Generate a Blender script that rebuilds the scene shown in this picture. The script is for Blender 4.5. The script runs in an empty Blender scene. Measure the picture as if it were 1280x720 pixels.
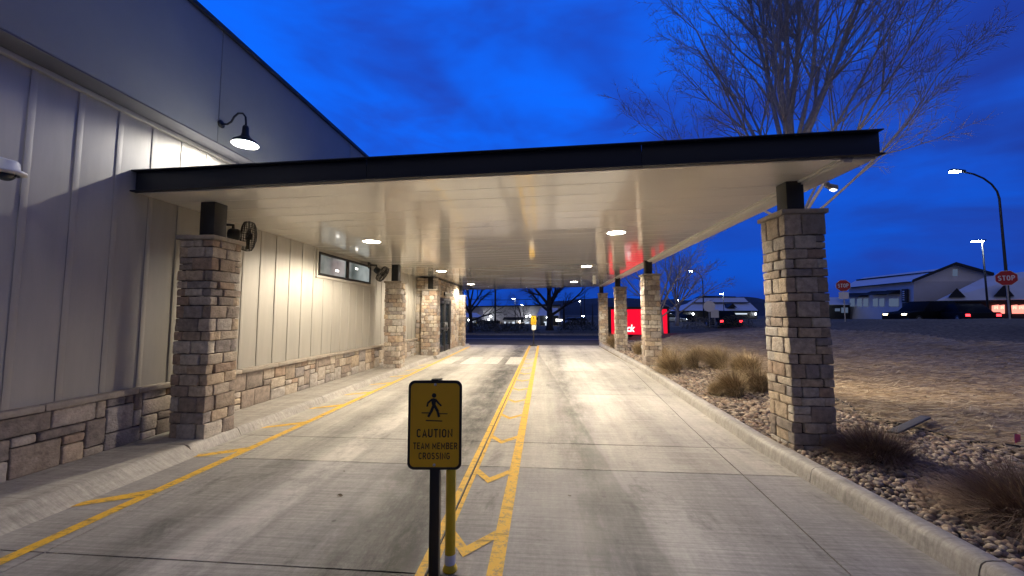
import bpy, bmesh, math, random
from math import sin, cos, pi, radians, sqrt, atan, atan2
from mathutils import Vector, Matrix, noise
S = bpy.context.scene
COL = S.collection
R = random.Random(7)

# ------------------------------------------------------------------ camera
FPX = 481.0
CAMZ = 1.6
YAW = atan(40/481.0); PITCH = atan(34/481.0)
FWD = Vector((-sin(YAW)*cos(PITCH), cos(YAW)*cos(PITCH), sin(PITCH)))
RGT = Vector((cos(YAW), sin(YAW), 0))
UPV = RGT.cross(FWD)
EYE = Vector((0, 0, CAMZ))
cam = bpy.data.objects.new('camera', bpy.data.cameras.new('camera'))
COL.objects.link(cam); S.camera = cam
cam.data.sensor_width = 36; cam.data.lens = 36*FPX/1280
cam.data.clip_start = 0.05; cam.data.clip_end = 9000
cam.matrix_world = Matrix.Translation(EYE) @ Matrix((RGT, UPV, -FWD)).transposed().to_4x4()

def ray(px, py): return FWD + RGT*((px-640)/FPX) - UPV*((py-360)/FPX)
def P(px, py, d): return EYE + ray(px, py)*d          # a point d metres away along the viewing direction

# ------------------------------------------------------------------ materials
def nodes_of(name):
    m = bpy.data.materials.new(name); m.use_nodes = True
    return m, m.node_tree.nodes, m.node_tree.links, m.node_tree.nodes['Principled BSDF']

def mat(name, col, rough=.7, metal=0., var=.12, scale=6., bump=0., bscale=60., emit=None, estr=1., island=None, spec=.5, stretch=None, alpha=None):
    """principled material with noise-varied colour, optional per-island colour ramp and bump"""
    m, N, L, B = nodes_of(name)
    tc = N.new('ShaderNodeTexCoord')
    src = tc.outputs['Object']
    if stretch:
        mp = N.new('ShaderNodeMapping'); mp.inputs['Scale'].default_value = stretch
        L.new(src, mp.inputs[0]); src = mp.outputs[0]
    nz = N.new('ShaderNodeTexNoise'); nz.inputs['Scale'].default_value = scale; nz.inputs['Detail'].default_value = 6
    nz.inputs['Roughness'].default_value = .65
    L.new(src, nz.inputs['Vector'])
    rp = N.new('ShaderNodeMapRange'); rp.inputs['From Min'].default_value = .25; rp.inputs['From Max'].default_value = .75
    rp.inputs['To Min'].default_value = 1-var*1.3; rp.inputs['To Max'].default_value = 1+var
    L.new(nz.outputs['Fac'], rp.inputs['Value'])
    mul = N.new('ShaderNodeMix'); mul.data_type = 'RGBA'; mul.blend_type = 'MULTIPLY'; mul.inputs[0].default_value = 1
    if island:
        g = N.new('ShaderNodeNewGeometry'); cr = N.new('ShaderNodeValToRGB')
        e = cr.color_ramp.elements; cr.color_ramp.interpolation = 'CONSTANT'
        e[0].position = 0; e[0].color = (*island[0], 1); e[1].position = 1-1/len(island); e[1].color = (*island[-1], 1)
        for i, c in enumerate(island[1:-1]):
            k = e.new((i+1)/len(island)); k.color = (*c, 1)
        L.new(g.outputs['Random Per Island'], cr.inputs[0]); L.new(cr.outputs[0], mul.inputs[6])
    else:
        mul.inputs[6].default_value = (*col, 1)
    L.new(rp.outputs[0], mul.inputs[7])
    L.new(mul.outputs[2], B.inputs['Base Color'])
    B.inputs['Roughness'].default_value = rough; B.inputs['Metallic'].default_value = metal
    B.inputs['Specular IOR Level'].default_value = spec
    if bump:
        n2 = N.new('ShaderNodeTexNoise'); n2.inputs['Scale'].default_value = bscale; n2.inputs['Detail'].default_value = 5
        L.new(src, n2.inputs['Vector'])
        bp = N.new('ShaderNodeBump'); bp.inputs['Strength'].default_value = bump; bp.inputs['Distance'].default_value = .01
        L.new(n2.outputs['Fac'], bp.inputs['Height']); L.new(bp.outputs[0], B.inputs['Normal'])
    if emit:
        B.inputs['Emission Color'].default_value = (*emit, 1); B.inputs['Emission Strength'].default_value = estr
    return m

def glass(name, col=(.02, .03, .04), rough=.04):
    m, N, L, B = nodes_of(name)
    B.inputs['Base Color'].default_value = (*col, 1); B.inputs['Roughness'].default_value = rough
    B.inputs['Specular IOR Level'].default_value = .8
    tc = N.new('ShaderNodeTexCoord'); nz = N.new('ShaderNodeTexNoise'); nz.inputs['Scale'].default_value = 1.5
    L.new(tc.outputs['Object'], nz.inputs[0])
    bp = N.new('ShaderNodeBump'); bp.inputs['Strength'].default_value = .05; L.new(nz.outputs[0], bp.inputs['Height']); L.new(bp.outputs[0], B.inputs['Normal'])
    return m

M = {}
STONES = [(.33, .265, .205), (.46, .39, .31), (.27, .225, .19), (.50, .45, .38), (.36, .265, .195), (.41, .37, .33), (.29, .255, .235), (.46, .365, .265), (.31, .25, .205), (.44, .38, .32)]
M['stone'] = mat('ledge_stone', (.3, .25, .2), .88, var=.34, scale=13, bump=1., bscale=46, island=STONES)
M['mortar'] = mat('mortar', (.055, .045, .038), .95, bump=.4)
M['cap'] = mat('cast_stone', (.36, .315, .26), .8, var=.18, scale=14, bump=.35, bscale=80)
M['panel'] = mat('painted_siding', (.41, .39, .35), .5, var=.09, scale=2.2, bump=.15, bscale=140, stretch=(1, 2.5, .35))
M['eifs'] = mat('stucco_finish', (.37, .385, .36), .9, var=.05, scale=2, bump=.5, bscale=260)
M['undershade'] = mat('underside_shade', (.13, .13, .15), .45, var=.06)  # dark colour paints in the shade under the parapet edge
M['coping'] = mat('dark_coping', (.03, .032, .04), .4, var=.1)
M['fascia'] = mat('dark_fascia_paint', (.010, .014, .026), .6, var=.12, scale=3)
M['post'] = mat('black_steel', (.016, .016, .017), .45, var=.15, scale=12)
M['black'] = mat('black_paint', (.012, .012, .013), .45, var=.1)
M['rubber'] = mat('black_rubber', (.02, .02, .02), .8)
M['white'] = mat('white_paint', (.72, .71, .68), .4, var=.05)
M['grey'] = mat('grey_metal', (.35, .36, .38), .4, metal=.6)
M['steel'] = mat('brushed_steel', (.55, .55, .55), .3, metal=.9)
M['roofdeck'] = mat('roof_membrane', (.62, .62, .60), .7, var=.12, scale=1.5)
M['rock'] = mat('river_rock', (.4, .35, .3), .75, var=.18, scale=25, bump=.25, bscale=90,
                island=[(.31, .235, .165), (.17, .13, .10), (.40, .32, .235), (.25, .175, .125), (.2, .165, .14), (.44, .36, .27), (.3, .21, .155), (.13, .10, .08)])
M['rockbed'] = mat('rock_bed_soil', (.11, .085, .065), .95, var=.3, bump=.8, bscale=30)
M['blade'] = mat('dry_grass_blades', (.3, .2, .1), .8, var=.15, island=[(.24, .165, .095), (.45, .345, .2), (.3, .22, .125), (.54, .43, .26), (.35, .25, .135), (.15, .11, .07)])
M['shrubblade'] = mat('dark_grass_blades', (.2, .13, .1), .85, var=.15, island=[(.19, .12, .08), (.29, .2, .135), (.23, .15, .10), (.33, .24, .16)])
M['bark'] = mat('grey_bark', (.42, .39, .36), .9, var=.3, scale=12, bump=.6, bscale=30)
M['darkbark'] = mat('dark_bark', (.06, .05, .045), .9, var=.3, scale=12)
M['leaf'] = mat('dark_shrub_leaves', (.05, .05, .03), .8, island=[(.05, .05, .03), (.08, .075, .045), (.035, .04, .025), (.07, .06, .035)])
M['sage'] = mat('sage_shrub_leaves', (.12, .11, .07), .8, island=[(.12, .11, .07), (.17, .15, .1), (.09, .085, .055)])
M['straw'] = None
M['yellow'] = mat('yellow_sign_sheet', (.78, .44, .014), .45, var=.04, scale=5)
M['ypost'] = mat('yellow_post_plastic', (.72, .50, .02), .4, var=.08)
M['paper'] = mat('white_paper', (.75, .74, .70), .7, var=.03)
M['pinkflag'] = mat('pink_flag', (.75, .12, .22), .6)
M['stopred'] = mat('stop_red', (.45, .012, .02), .4, var=.05)
M['retro'] = mat('white_sheeting', (.75, .75, .75), .4, var=.02)
M['hillm'] = mat('hill_scrub', (.05, .055, .06), 1, var=.35, scale=.006)
M['asphalt'] = mat('asphalt', (.085, .08, .08), .95, spec=.1, var=.25, scale=1.2, bump=.5, bscale=90)
M['retail'] = mat('retail_stucco', (.68, .65, .64), .85, var=.08, scale=.3)
M['barnwall'] = mat('pale_block_wall', (.82, .78, .76), .85, var=.08, scale=.4)
M['metalroof'] = mat('pale_metal_roof', (.80, .80, .81), .6, spec=.2, var=.08, scale=.3)
M['darktrim'] = mat('dark_trim', (.02, .021, .024), .6)
M['carpaint'] = mat('black_car_paint', (.010, .011, .013), .75, spec=.04, var=.05)
M['carpaint2'] = mat('dark_grey_car_paint', (.014, .015, .018), .75, spec=.04, var=.05)
M['silverpaint'] = mat('silver_car_paint', (.4, .42, .45), .25, metal=.3, var=.05)
M['carglass'] = mat('car_glass', (.008, .009, .012), .6, spec=.06)
def lit_glass():
    m, N, L, B = nodes_of('lit_room_glass')
    B.inputs['Base Color'].default_value = (.05, .055, .055, 1); B.inputs['Roughness'].default_value = .06; B.inputs['Specular IOR Level'].default_value = .6
    tc = N.new('ShaderNodeTexCoord'); nz = N.new('ShaderNodeTexNoise'); nz.inputs['Scale'].default_value = 1.3; nz.inputs['Detail'].default_value = 3; L.new(tc.outputs['Object'], nz.inputs[0])
    cr = N.new('ShaderNodeValToRGB'); cr.color_ramp.elements[0].position = .35; cr.color_ramp.elements[0].color = (.05, .065, .065, 1); cr.color_ramp.elements[1].position = .68; cr.color_ramp.elements[1].color = (.30, .33, .32, 1)
    L.new(nz.outputs[0], cr.inputs[0]); L.new(cr.outputs[0], B.inputs['Emission Color']); B.inputs['Emission Strength'].default_value = 1
    return m
M['winglass'] = lit_glass()
M['doorglass'] = glass('door_glass')
M['wood'] = mat('weathered_board', (.10, .098, .10), .8, var=.2, scale=5, stretch=(1, 8, 1), bump=.3)
M['deadleaf'] = mat('dead_leaf', (.07, .045, .025), .8)
def em(name, col, s): return mat(name, (.02, .02, .02), .6, emit=col, estr=s, var=.02, spec=.2)
M['lens'] = em('lamp_lens', (1, .90, .72), 60)
M['goose'] = em('bulb_glow', (1, .93, .80), 40)
M['street'] = em('street_lamp_lens', (.80, .92, 1), 120)
M['dot'] = em('far_lamp_lens', (.9, .95, 1), 34)
M['warmwin'] = em('lit_window', (1, .78, .55), 1.1)
M['coolwin'] = em('lit_window_cool', (.75, .85, 1), .9)
M['dimwin'] = em('dim_window_glow', (.3, .42, .7), .22)
M['signglow'] = em('lit_sign_white', (1, .95, .9), 3)
M['redglow'] = em('lit_window_red', (1, .26, .2), 1.7)
M['tail'] = em('tail_lamp_red', (1, .03, .04), 6)
M['head'] = em('head_lamp', (1, .8, .45), 9)
M['amber'] = em('marker_amber', (1, .7, .35), 3)
M['screen'] = em('screen_red', (.95, .003, .03), 1.0)
M['screenwhite'] = em('screen_white', (1, .95, .95), 1.5)

def concrete(name, base, tracks=False):
    m, N, L, B = nodes_of(name)
    tc = N.new('ShaderNodeTexCoord'); sep = N.new('ShaderNodeSeparateXYZ'); L.new(tc.outputs['Object'], sep.inputs[0])
    def noise_(sc, scale, detail=6, rough=.6, dist=0):
        mp = N.new('ShaderNodeMapping'); mp.inputs['Scale'].default_value = sc; L.new(tc.outputs['Object'], mp.inputs[0])
        n = N.new('ShaderNodeTexNoise'); n.inputs['Scale'].default_value = scale; n.inputs['Detail'].default_value = detail
        n.inputs['Roughness'].default_value = rough; n.inputs['Distortion'].default_value = dist
        L.new(mp.outputs[0], n.inputs['Vector']); return n.outputs['Fac']
    def rng(v, a, b, c, d):
        r = N.new('ShaderNodeMapRange'); r.inputs[1].default_value = a; r.inputs[2].default_value = b; r.inputs[3].default_value = c; r.inputs[4].default_value = d
        L.new(v, r.inputs[0]); return r.outputs[0]
    def math_(op, a, b=None):
        n = N.new('ShaderNodeMath'); n.operation = op
        for i, x in enumerate((a, b)):
            if x is None: continue
            if isinstance(x, (int, float)): n.inputs[i].default_value = x
            else: L.new(x, n.inputs[i])
        return n.outputs[0]
    f = rng(noise_((1, 1, 1), 1.1, 10, .78), .32, .68, .80, 1.14)
    f = math_('MULTIPLY', f, rng(noise_((.22, 9, 1), 4.2, 9, .82), .34, .66, .66, 1.24))       # broom finish and drying marks across the lane
    f = math_('MULTIPLY', f, rng(noise_((2.6, .14, 1), 1.8, 9, .75), .3, .7, .76, 1.18))    # wear running along the lane
    f = math_('MULTIPLY', f, rng(noise_((1, 1, 1), 26, 5, .75), .3, .7, .82, 1.12))
    if tracks:
        warp = math_('MULTIPLY', math_('SUBTRACT', noise_((.5, .25, 1), 1.1, 3), .5), .5)
        xx = math_('ADD', sep.outputs[0], warp)
        tr = None
        for c, w, s in ((-2.8, .32, .34), (-1.22, .36, .62), (.46, .30, .52), (1.6, .34, .22), (-.95, .16, .3)):
            d = math_('DIVIDE', math_('SUBTRACT', xx, c), w)
            g = math_('MULTIPLY', math_('EXPONENT', math_('MULTIPLY', math_('MULTIPLY', d, d), -1.)), s)
            tr = g if tr is None else math_('ADD', tr, g)
        tr = math_('MULTIPLY', tr, rng(noise_((1.1, .3, 1), 2.2, 10, .8), .34, .60, .25, 1.35))
        f = math_('MULTIPLY', f, math_('SUBTRACT', 1., tr))
        # a darker band with one crisp edge curving through the right lane
        u = math_('SUBTRACT', math_('ADD', sep.outputs[0], math_('MULTIPLY', sep.outputs[1], .075)), math_('ADD', 1.0, math_('MULTIPLY', math_('SUBTRACT', noise_((.6, .6, 1), 1.3, 3), .5), .12)))
        mk = math_('MULTIPLY', rng(u, -.34, -.03, 0, 1), rng(u, -.01, .02, 1, 0))
        mk = math_('MULTIPLY', mk, rng(noise_((1, .4, 1), 3, 8, .8), .3, .6, .15, .42))
        f = math_('MULTIPLY', f, math_('SUBTRACT', 1., mk))
        # small dark drips and specks
        sp = N.new('ShaderNodeTexVoronoi'); sp.inputs['Scale'].default_value = 2.6; L.new(tc.outputs['Object'], sp.inputs['Vector'])
        dots = math_('MULTIPLY', rng(sp.outputs['Distance'], .035, .06, .5, 0), rng(noise_((1, 1, 1), .8, 3), .45, .55, 0, 1))
        f = math_('MULTIPLY', f, math_('SUBTRACT', 1., dots))
        # rubber and oil stains
        st = rng(noise_((1, .6, 1), 1.5, 9, .74, .7), .56, .68, 0, .5)
        f = math_('MULTIPLY', f, math_('SUBTRACT', 1., st))
        # pale worn strip and efflorescence
        x3 = math_('ADD', sep.outputs[0], math_('MULTIPLY', math_('SUBTRACT', noise_((1.5, .8, 1), 2.2, 6), .5), .12))
        pale = math_('MULTIPLY', math_('MULTIPLY', rng(x3, -2.62, -2.46, 0, 1), rng(x3, -2.15, -2.10, 1, 0)), rng(noise_((.9, .6, 1), 1.9, 10, .78), .42, .54, 0, .42))
        pale = math_('MULTIPLY', pale, rng(sep.outputs[1], 5.0, 9.0, 1., .25))
        blot = math_('MULTIPLY', math_('MULTIPLY', rng(xx, -1.75, -1.3, 0, 1), rng(xx, -.95, -.78, 1, 0)), rng(noise_((1, .7, 1), 2.3, 10, .8), .46, .56, 0, .42))
        f = math_('MULTIPLY', f, math_('SUBTRACT', 1., blot))
        f = math_('ADD', f, pale)
        ef = rng(noise_((1, .8, 1), 2.1, 10, .78, 1.4), .635, .68, 0, .55)
        f = math_('ADD', f, ef)
    mul = N.new('ShaderNodeMix'); mul.data_type = 'RGBA'; mul.blend_type = 'MULTIPLY'; mul.inputs[0].default_value = 1
    cr = N.new('ShaderNodeValToRGB'); cr.color_ramp.elements[0].color = (base[0]*.93, base[1]*.92, base[2]*.92, 1); cr.color_ramp.elements[1].color = (*base, 1)
    L.new(rng(noise_((1, .5, 1), .7, 4), .35, .65, 0, 1), cr.inputs[0])
    L.new(cr.outputs[0], mul.inputs[6]); L.new(f, mul.inputs[7]); L.new(mul.outputs[2], B.inputs['Base Color'])
    L.new(rng(noise_((1, .5, 1), 2.5, 6), .3, .7, .5, .8), B.inputs['Roughness'])
    if not tracks: f = math_('MULTIPLY', f, rng(noise_((1, 1, 1), 4.5, 9, .75), .48, .68, 1.04, .76)); L.new(f, mul.inputs[7])
    bp = N.new('ShaderNodeBump'); bp.inputs['Strength'].default_value = .35; bp.inputs['Distance'].default_value = .004
    hh = math_('ADD', noise_((2, 60, 1), 6, 4, .7), noise_((1, 1, 1), 70, 4, .7))
    L.new(hh, bp.inputs['Height']); L.new(bp.outputs[0], B.inputs['Normal'])
    return m
M['concrete'] = concrete('drive_concrete', (.47, .445, .40), True)
M['weathered'] = concrete('weathered_dimmed_concrete', (.355, .34, .33), True)  # weathered slabs outside the canopy, darkened also for the fading canopy light
M['curb'] = concrete('curb_concrete', (.40, .375, .34))

def paint(name, col, worn):
    m, N, L, B = nodes_of(name)
    tc = N.new('ShaderNodeTexCoord')
    def noise_(sc, scale, det=7, rough=.7):
        mp = N.new('ShaderNodeMapping'); mp.inputs['Scale'].default_value = sc; mp.inputs['Rotation'].default_value = (0, 0, .5); L.new(tc.outputs['Object'], mp.inputs[0])
        n = N.new('ShaderNodeTexNoise'); n.inputs['Scale'].default_value = scale; n.inputs['Detail'].default_value = det; n.inputs['Roughness'].default_value = rough
        L.new(mp.outputs[0], n.inputs['Vector']); return n.outputs['Fac']
    def rng(v, a, b, c, d):
        r = N.new('ShaderNodeMapRange'); r.inputs[1].default_value = a; r.inputs[2].default_value = b; r.inputs[3].default_value = c; r.inputs[4].default_value = d
        L.new(v, r.inputs[0]); return r.outputs[0]
    mx = N.new('ShaderNodeMix'); mx.data_type = 'RGBA'; mx.inputs[6].default_value = (*col, 1); mx.inputs[7].default_value = (.2, .165, .12, 1)
    L.new(rng(noise_((1, 1, 1), 16, 9, .78), .50, .64, 0, worn), mx.inputs[0])
    mx2 = N.new('ShaderNodeMix'); mx2.data_type = 'RGBA'; mx2.inputs[7].default_value = (.1, .075, .03, 1)
    L.new(mx.outputs[2], mx2.inputs[6]); L.new(rng(noise_((1.2, 9, 1), 1.6),   .55, .66, 0, .8), mx2.inputs[0])
    L.new(mx2.outputs[2], B.inputs['Base Color']); B.inputs['Roughness'].default_value = .6
    bp = N.new('ShaderNodeBump'); bp.inputs['Strength'].default_value = .3; bp.inputs['Distance'].default_value = .003
    L.new(noise_((1, 1, 1), 120), bp.inputs['Height']); L.new(bp.outputs[0], B.inputs['Normal'])
    return m
M['ypaint'] = paint('yellow_road_paint', (.76, .45, .035), .85)
M['wpaint'] = paint('white_road_paint', (.56, .54, .50), .95)

def soffit_mat():
    m, N, L, B = nodes_of('glossy_soffit_panels')
    B.inputs['Base Color'].default_value = (.91, .885, .82, 1)
    tc = N.new('ShaderNodeTexCoord')
    mp = N.new('ShaderNodeMapping'); mp.inputs['Scale'].default_value = (.55, 2.6, 1); L.new(tc.outputs['Object'], mp.inputs[0])
    nz = N.new('ShaderNodeTexNoise'); nz.inputs['Scale'].default_value = 1.6; nz.inputs['Detail'].default_value = 3; L.new(mp.outputs[0], nz.inputs[0])
    bp = N.new('ShaderNodeBump'); bp.inputs['Strength'].default_value = .10; bp.inputs['Distance'].default_value = .012
    L.new(nz.outputs[0], bp.inputs['Height']); L.new(bp.outputs[0], B.inputs['Normal'])
    mr = N.new('ShaderNodeMapRange'); mr.inputs[3].default_value = .14; mr.inputs[4].default_value = .22; L.new(nz.outputs[0], mr.inputs[0]); L.new(mr.outputs[0], B.inputs['Roughness'])
    B.inputs['Specular IOR Level'].default_value = .65
    B.inputs['Coat Weight'].default_value = 1.; B.inputs['Coat Roughness'].default_value = .07
    return m
M['soffit'] = soffit_mat()

def ground_mat(name, cols, scale, bump, bscale, stretch=(1, 1, 1), rot=0.):
    m, N, L, B = nodes_of(name)
    tc = N.new('ShaderNodeTexCoord'); mp = N.new('ShaderNodeMapping'); mp.inputs['Scale'].default_value = stretch; mp.inputs['Rotation'].default_value = (0, 0, rot)
    L.new(tc.outputs['Object'], mp.inputs[0])
    nz = N.new('ShaderNodeTexNoise'); nz.inputs['Scale'].default_value = scale; nz.inputs['Detail'].default_value = 9; nz.inputs['Roughness'].default_value = .7
    L.new(mp.outputs[0], nz.inputs[0])
    cr = N.new('ShaderNodeValToRGB'); e = cr.color_ramp.elements
    e[0].position = .34; e[0].color = (*cols[0], 1); e[1].position = .68; e[1].color = (*cols[-1], 1)
    for i, c in enumerate(cols[1:-1]):
        k = e.new(.34+.34*(i+1)/(len(cols)-1)); k.color = (*c, 1)
    L.new(nz.outputs[0], cr.inputs[0])
    n3 = N.new('ShaderNodeTexNoise'); n3.inputs['Scale'].default_value = .35; n3.inputs['Detail'].default_value = 4; L.new(tc.outputs['Object'], n3.inputs[0])
    mr = N.new('ShaderNodeMapRange'); mr.inputs[1].default_value = .3; mr.inputs[2].default_value = .7; mr.inputs[3].default_value = .75; mr.inputs[4].default_value = 1.2; L.new(n3.outputs[0], mr.inputs[0])
    mu = N.new('ShaderNodeMix'); mu.data_type = 'RGBA'; mu.blend_type = 'MULTIPLY'; mu.inputs[0].default_value = 1
    L.new(cr.outputs[0], mu.inputs[6]); L.new(mr.outputs[0], mu.inputs[7])
    L.new(mu.outputs[2], B.inputs['Base Color']); B.inputs['Roughness'].default_value = .95; B.inputs['Specular IOR Level'].default_value = .2
    n2 = N.new('ShaderNodeTexNoise'); n2.inputs['Scale'].default_value = bscale; n2.inputs['Detail'].default_value = 6; L.new(mp.outputs[0], n2.inputs[0])
    bp = N.new('ShaderNodeBump'); bp.inputs['Strength'].default_value = bump; bp.inputs['Distance'].default_value = .05
    L.new(n2.outputs[0], bp.inputs['Height']); L.new(bp.outputs[0], B.inputs['Normal'])
    return m
M['ground'] = ground_mat('dry_turf', [(.075, .055, .032), (.19, .145, .085), (.29, .225, .14)], 7, .8, 22)
M['straw'] = ground_mat('straw_blanket', [(.16, .11, .07), (.43, .33, .21), (.70, .56, .39)], 8, 1., 12, (.35, 3.2, 1), .06)
M['strand'] = mat('straw_strands', (.42, .32, .2), .8, island=[(.25, .18, .1), (.42, .33, .21), (.52, .43, .29), (.34, .25, .15)])
M['bedsoil'] = ground_mat('planter_mulch', [(.03, .025, .02), (.06, .05, .04), (.09, .075, .06)], 5, .8, 25)

# ------------------------------------------------------------------ mesh building
def root_of(o):
    while o.parent: o = o.parent
    return o

class MB:
    def __init__(s): s.v = []; s.f = []; s.m = []
    def add(s, vs, fs, mi=0):
        b = len(s.v); s.v.extend(Vector(v) for v in vs); s.f.extend(tuple(b+i for i in f) for f in fs); s.m.extend([mi]*len(fs))
        return s
    def box(s, x0, x1, y0, y1, z0, z1, mi=0):
        return s.add([(x0,y0,z0),(x1,y0,z0),(x1,y1,z0),(x0,y1,z0),(x0,y0,z1),(x1,y0,z1),(x1,y1,z1),(x0,y1,z1)],
                     [(3,2,1,0),(4,5,6,7),(0,1,5,4),(1,2,6,5),(2,3,7,6),(3,0,4,7)], mi)
    def hexa(s, bot, top, mi=0):
        n = len(bot)
        return s.add(list(bot)+list(top), [tuple(range(n))[::-1], tuple(range(n, 2*n))]+[(i, (i+1) % n, n+(i+1) % n, n+i) for i in range(n)], mi)
    def extrude(s, poly, d, mi=0):
        d = Vector(d); return s.hexa([Vector(p) for p in poly], [Vector(p)+d for p in poly], mi)
    def tube(s, pts, rad, seg=8, mi=0, caps=True):
        pts = [Vector(p) for p in pts]
        if not hasattr(rad, '__len__'): rad = [rad]*len(pts)
        vs = []; fs = []; ref = None
        for i, p in enumerate(pts):
            t = (pts[min(i+1, len(pts)-1)]-pts[max(i-1, 0)])
            t = t.normalized() if t.length > 1e-9 else Vector((0, 0, 1))
            if ref is None: ref = t.orthogonal().normalized()
            ref = ref-t*ref.dot(t)
            ref = ref.normalized() if ref.length > 1e-6 else t.orthogonal().normalized()
            w = t.cross(ref)
            for k in range(seg):
                a = 2*pi*k/seg; vs.append(p+(ref*cos(a)+w*sin(a))*rad[i])
        for i in range(len(pts)-1):
            for k in range(seg):
                a, b = i*seg+k, i*seg+(k+1) % seg; fs.append((a, b, b+seg, a+seg))
        if caps: fs.append(tuple(range(seg))[::-1]); fs.append(tuple(range((len(pts)-1)*seg, len(pts)*seg)))
        return s.add(vs, fs, mi)
    def lathe(s, c, axis, prof, seg=24, mi=0):
        """profile [(radius, distance along axis)]"""
        ax = Vector(axis).normalized(); u = ax.orthogonal().normalized(); w = ax.cross(u); c = Vector(c)
        vs = []; fs = []
        for r, h in prof:
            for k in range(seg):
                a = 2*pi*k/seg; vs.append(c+ax*h+(u*cos(a)+w*sin(a))*max(r, 1e-4))
        for i in range(len(prof)-1):
            for k in range(seg):
                a, b = i*seg+k, i*seg+(k+1) % seg; fs.append((a, b, b+seg, a+seg))
        return s.add(vs, fs, mi)
    def sphere(s, c, r, seg=12, rings=8, mi=0, scale=(1, 1, 1)):
        c = Vector(c); vs = []; fs = []
        for i in range(rings+1):
            t = pi*i/rings
            for k in range(seg):
                a = 2*pi*k/seg
                vs.append(c+Vector((r*sin(t)*cos(a)*scale[0], r*sin(t)*sin(a)*scale[1], r*cos(t)*scale[2])))
        for i in range(rings):
            for k in range(seg):
                a, b = i*seg+k, i*seg+(k+1) % seg; fs.append((a, a+seg, b+seg, b))
        return s.add(vs, fs, mi)
    def torus(s, c, axis, R_, r, seg=28, k2=6, mi=0):
        ax = Vector(axis).normalized(); u = ax.orthogonal().normalized(); w = ax.cross(u); c = Vector(c)
        pts = [c+(u*cos(2*pi*i/seg)+w*sin(2*pi*i/seg))*R_ for i in range(seg)]
        vs = []; fs = []
        for i in range(seg):
            rd = (pts[i]-c).normalized()
            for k in range(k2):
                a = 2*pi*k/k2; vs.append(pts[i]+(rd*cos(a)+ax*sin(a))*r)
        for i in range(seg):
            for k in range(k2):
                a, b = i*k2+k, i*k2+(k+1) % k2; c2, d2 = ((i+1) % seg)*k2+(k+1) % k2, ((i+1) % seg)*k2+k
                fs.append((a, b, c2, d2))
        return s.add(vs, fs, mi)
    def build(s, name, m, parent=None, local=False, smooth=False, bevel=0., bseg=2, origin=None):
        me = bpy.data.meshes.new(name)
        off = Vector((0, 0, 0))
        if parent is not None:
            if not local: off = root_of(parent).location.copy()
        elif origin is not None: off = Vector(origin)
        else:
            xs = [v.x for v in s.v]; ys = [v.y for v in s.v]; zs = [v.z for v in s.v]
            off = Vector(((min(xs)+max(xs))/2, (min(ys)+max(ys))/2, min(zs)))
        me.from_pydata([v-off for v in s.v], [], s.f)
        for q in (m if isinstance(m, (list, tuple)) else [m]): me.materials.append(M[q] if isinstance(q, str) else q)
        if any(s.m):
            for p, k in zip(me.polygons, s.m): p.material_index = k
        bm = bmesh.new(); bm.from_mesh(me)
        bmesh.ops.recalc_face_normals(bm, faces=bm.faces)
        if bevel:
            ed = [e for e in bm.edges if len(e.link_faces) == 2 and e.calc_face_angle(0) > .6]
            bmesh.ops.bevel(bm, geom=ed, offset=bevel, segments=bseg, affect='EDGES', profile=.5, clamp_overlap=True)
        bm.to_mesh(me); bm.free()
        if smooth or bevel:
            for p in me.polygons: p.use_smooth = True
            if not smooth or bevel: me.set_sharp_from_angle(angle=radians(40))
        o = bpy.data.objects.new(name, me); COL.objects.link(o)
        if parent is None: o.location = off
        else: o.parent = parent
        return o

def empty(name, loc, label=None, cat=None, group=None, kind=None):
    o = bpy.data.objects.new(name, None); COL.objects.link(o); o.location = loc; o.empty_display_size = .1
    return tag(o, label, cat, group, kind)
def tag(o, label=None, cat=None, group=None, kind=None):
    for k, v in (('label', label), ('category', cat), ('group', group), ('kind', kind)):
        if v: o[k] = v
    return o
def struct(o, label=None, cat=None): return tag(o, label, cat, None, 'structure')
def dup(o, parent=None):
    c = o.copy(); COL.objects.link(c); c.parent = parent
    for ch in list(o.children): dup(ch, c)
    return c

def text_mesh(txt, w, h, bold=0.0, shear=0.):
    """flat lettering as verts and faces in x,z, centred, scaled to w x h"""
    cu = bpy.data.curves.new('lettering', 'FONT'); cu.body = txt; cu.size = 1; cu.offset = bold; cu.shear = shear; cu.space_character = 1.12 if len(txt) > 5 else 1.0
    cu.resolution_u = 3
    o = bpy.data.objects.new('lettering', cu); COL.objects.link(o)
    me = bpy.data.meshes.new_from_object(o.evaluated_get(bpy.context.evaluated_depsgraph_get()))
    vs = [v.co.copy() for v in me.vertices]; fs = [tuple(p.vertices) for p in me.polygons]
    bpy.data.objects.remove(o); bpy.data.curves.remove(cu); bpy.data.meshes.remove(me)
    x0, x1 = min(v.x for v in vs), max(v.x for v in vs); y0, y1 = min(v.y for v in vs), max(v.y for v in vs)
    return [((v.x-(x0+x1)/2)/(x1-x0)*w, 0, (v.y-(y0+y1)/2)/(y1-y0)*h) for v in vs], fs

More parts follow.
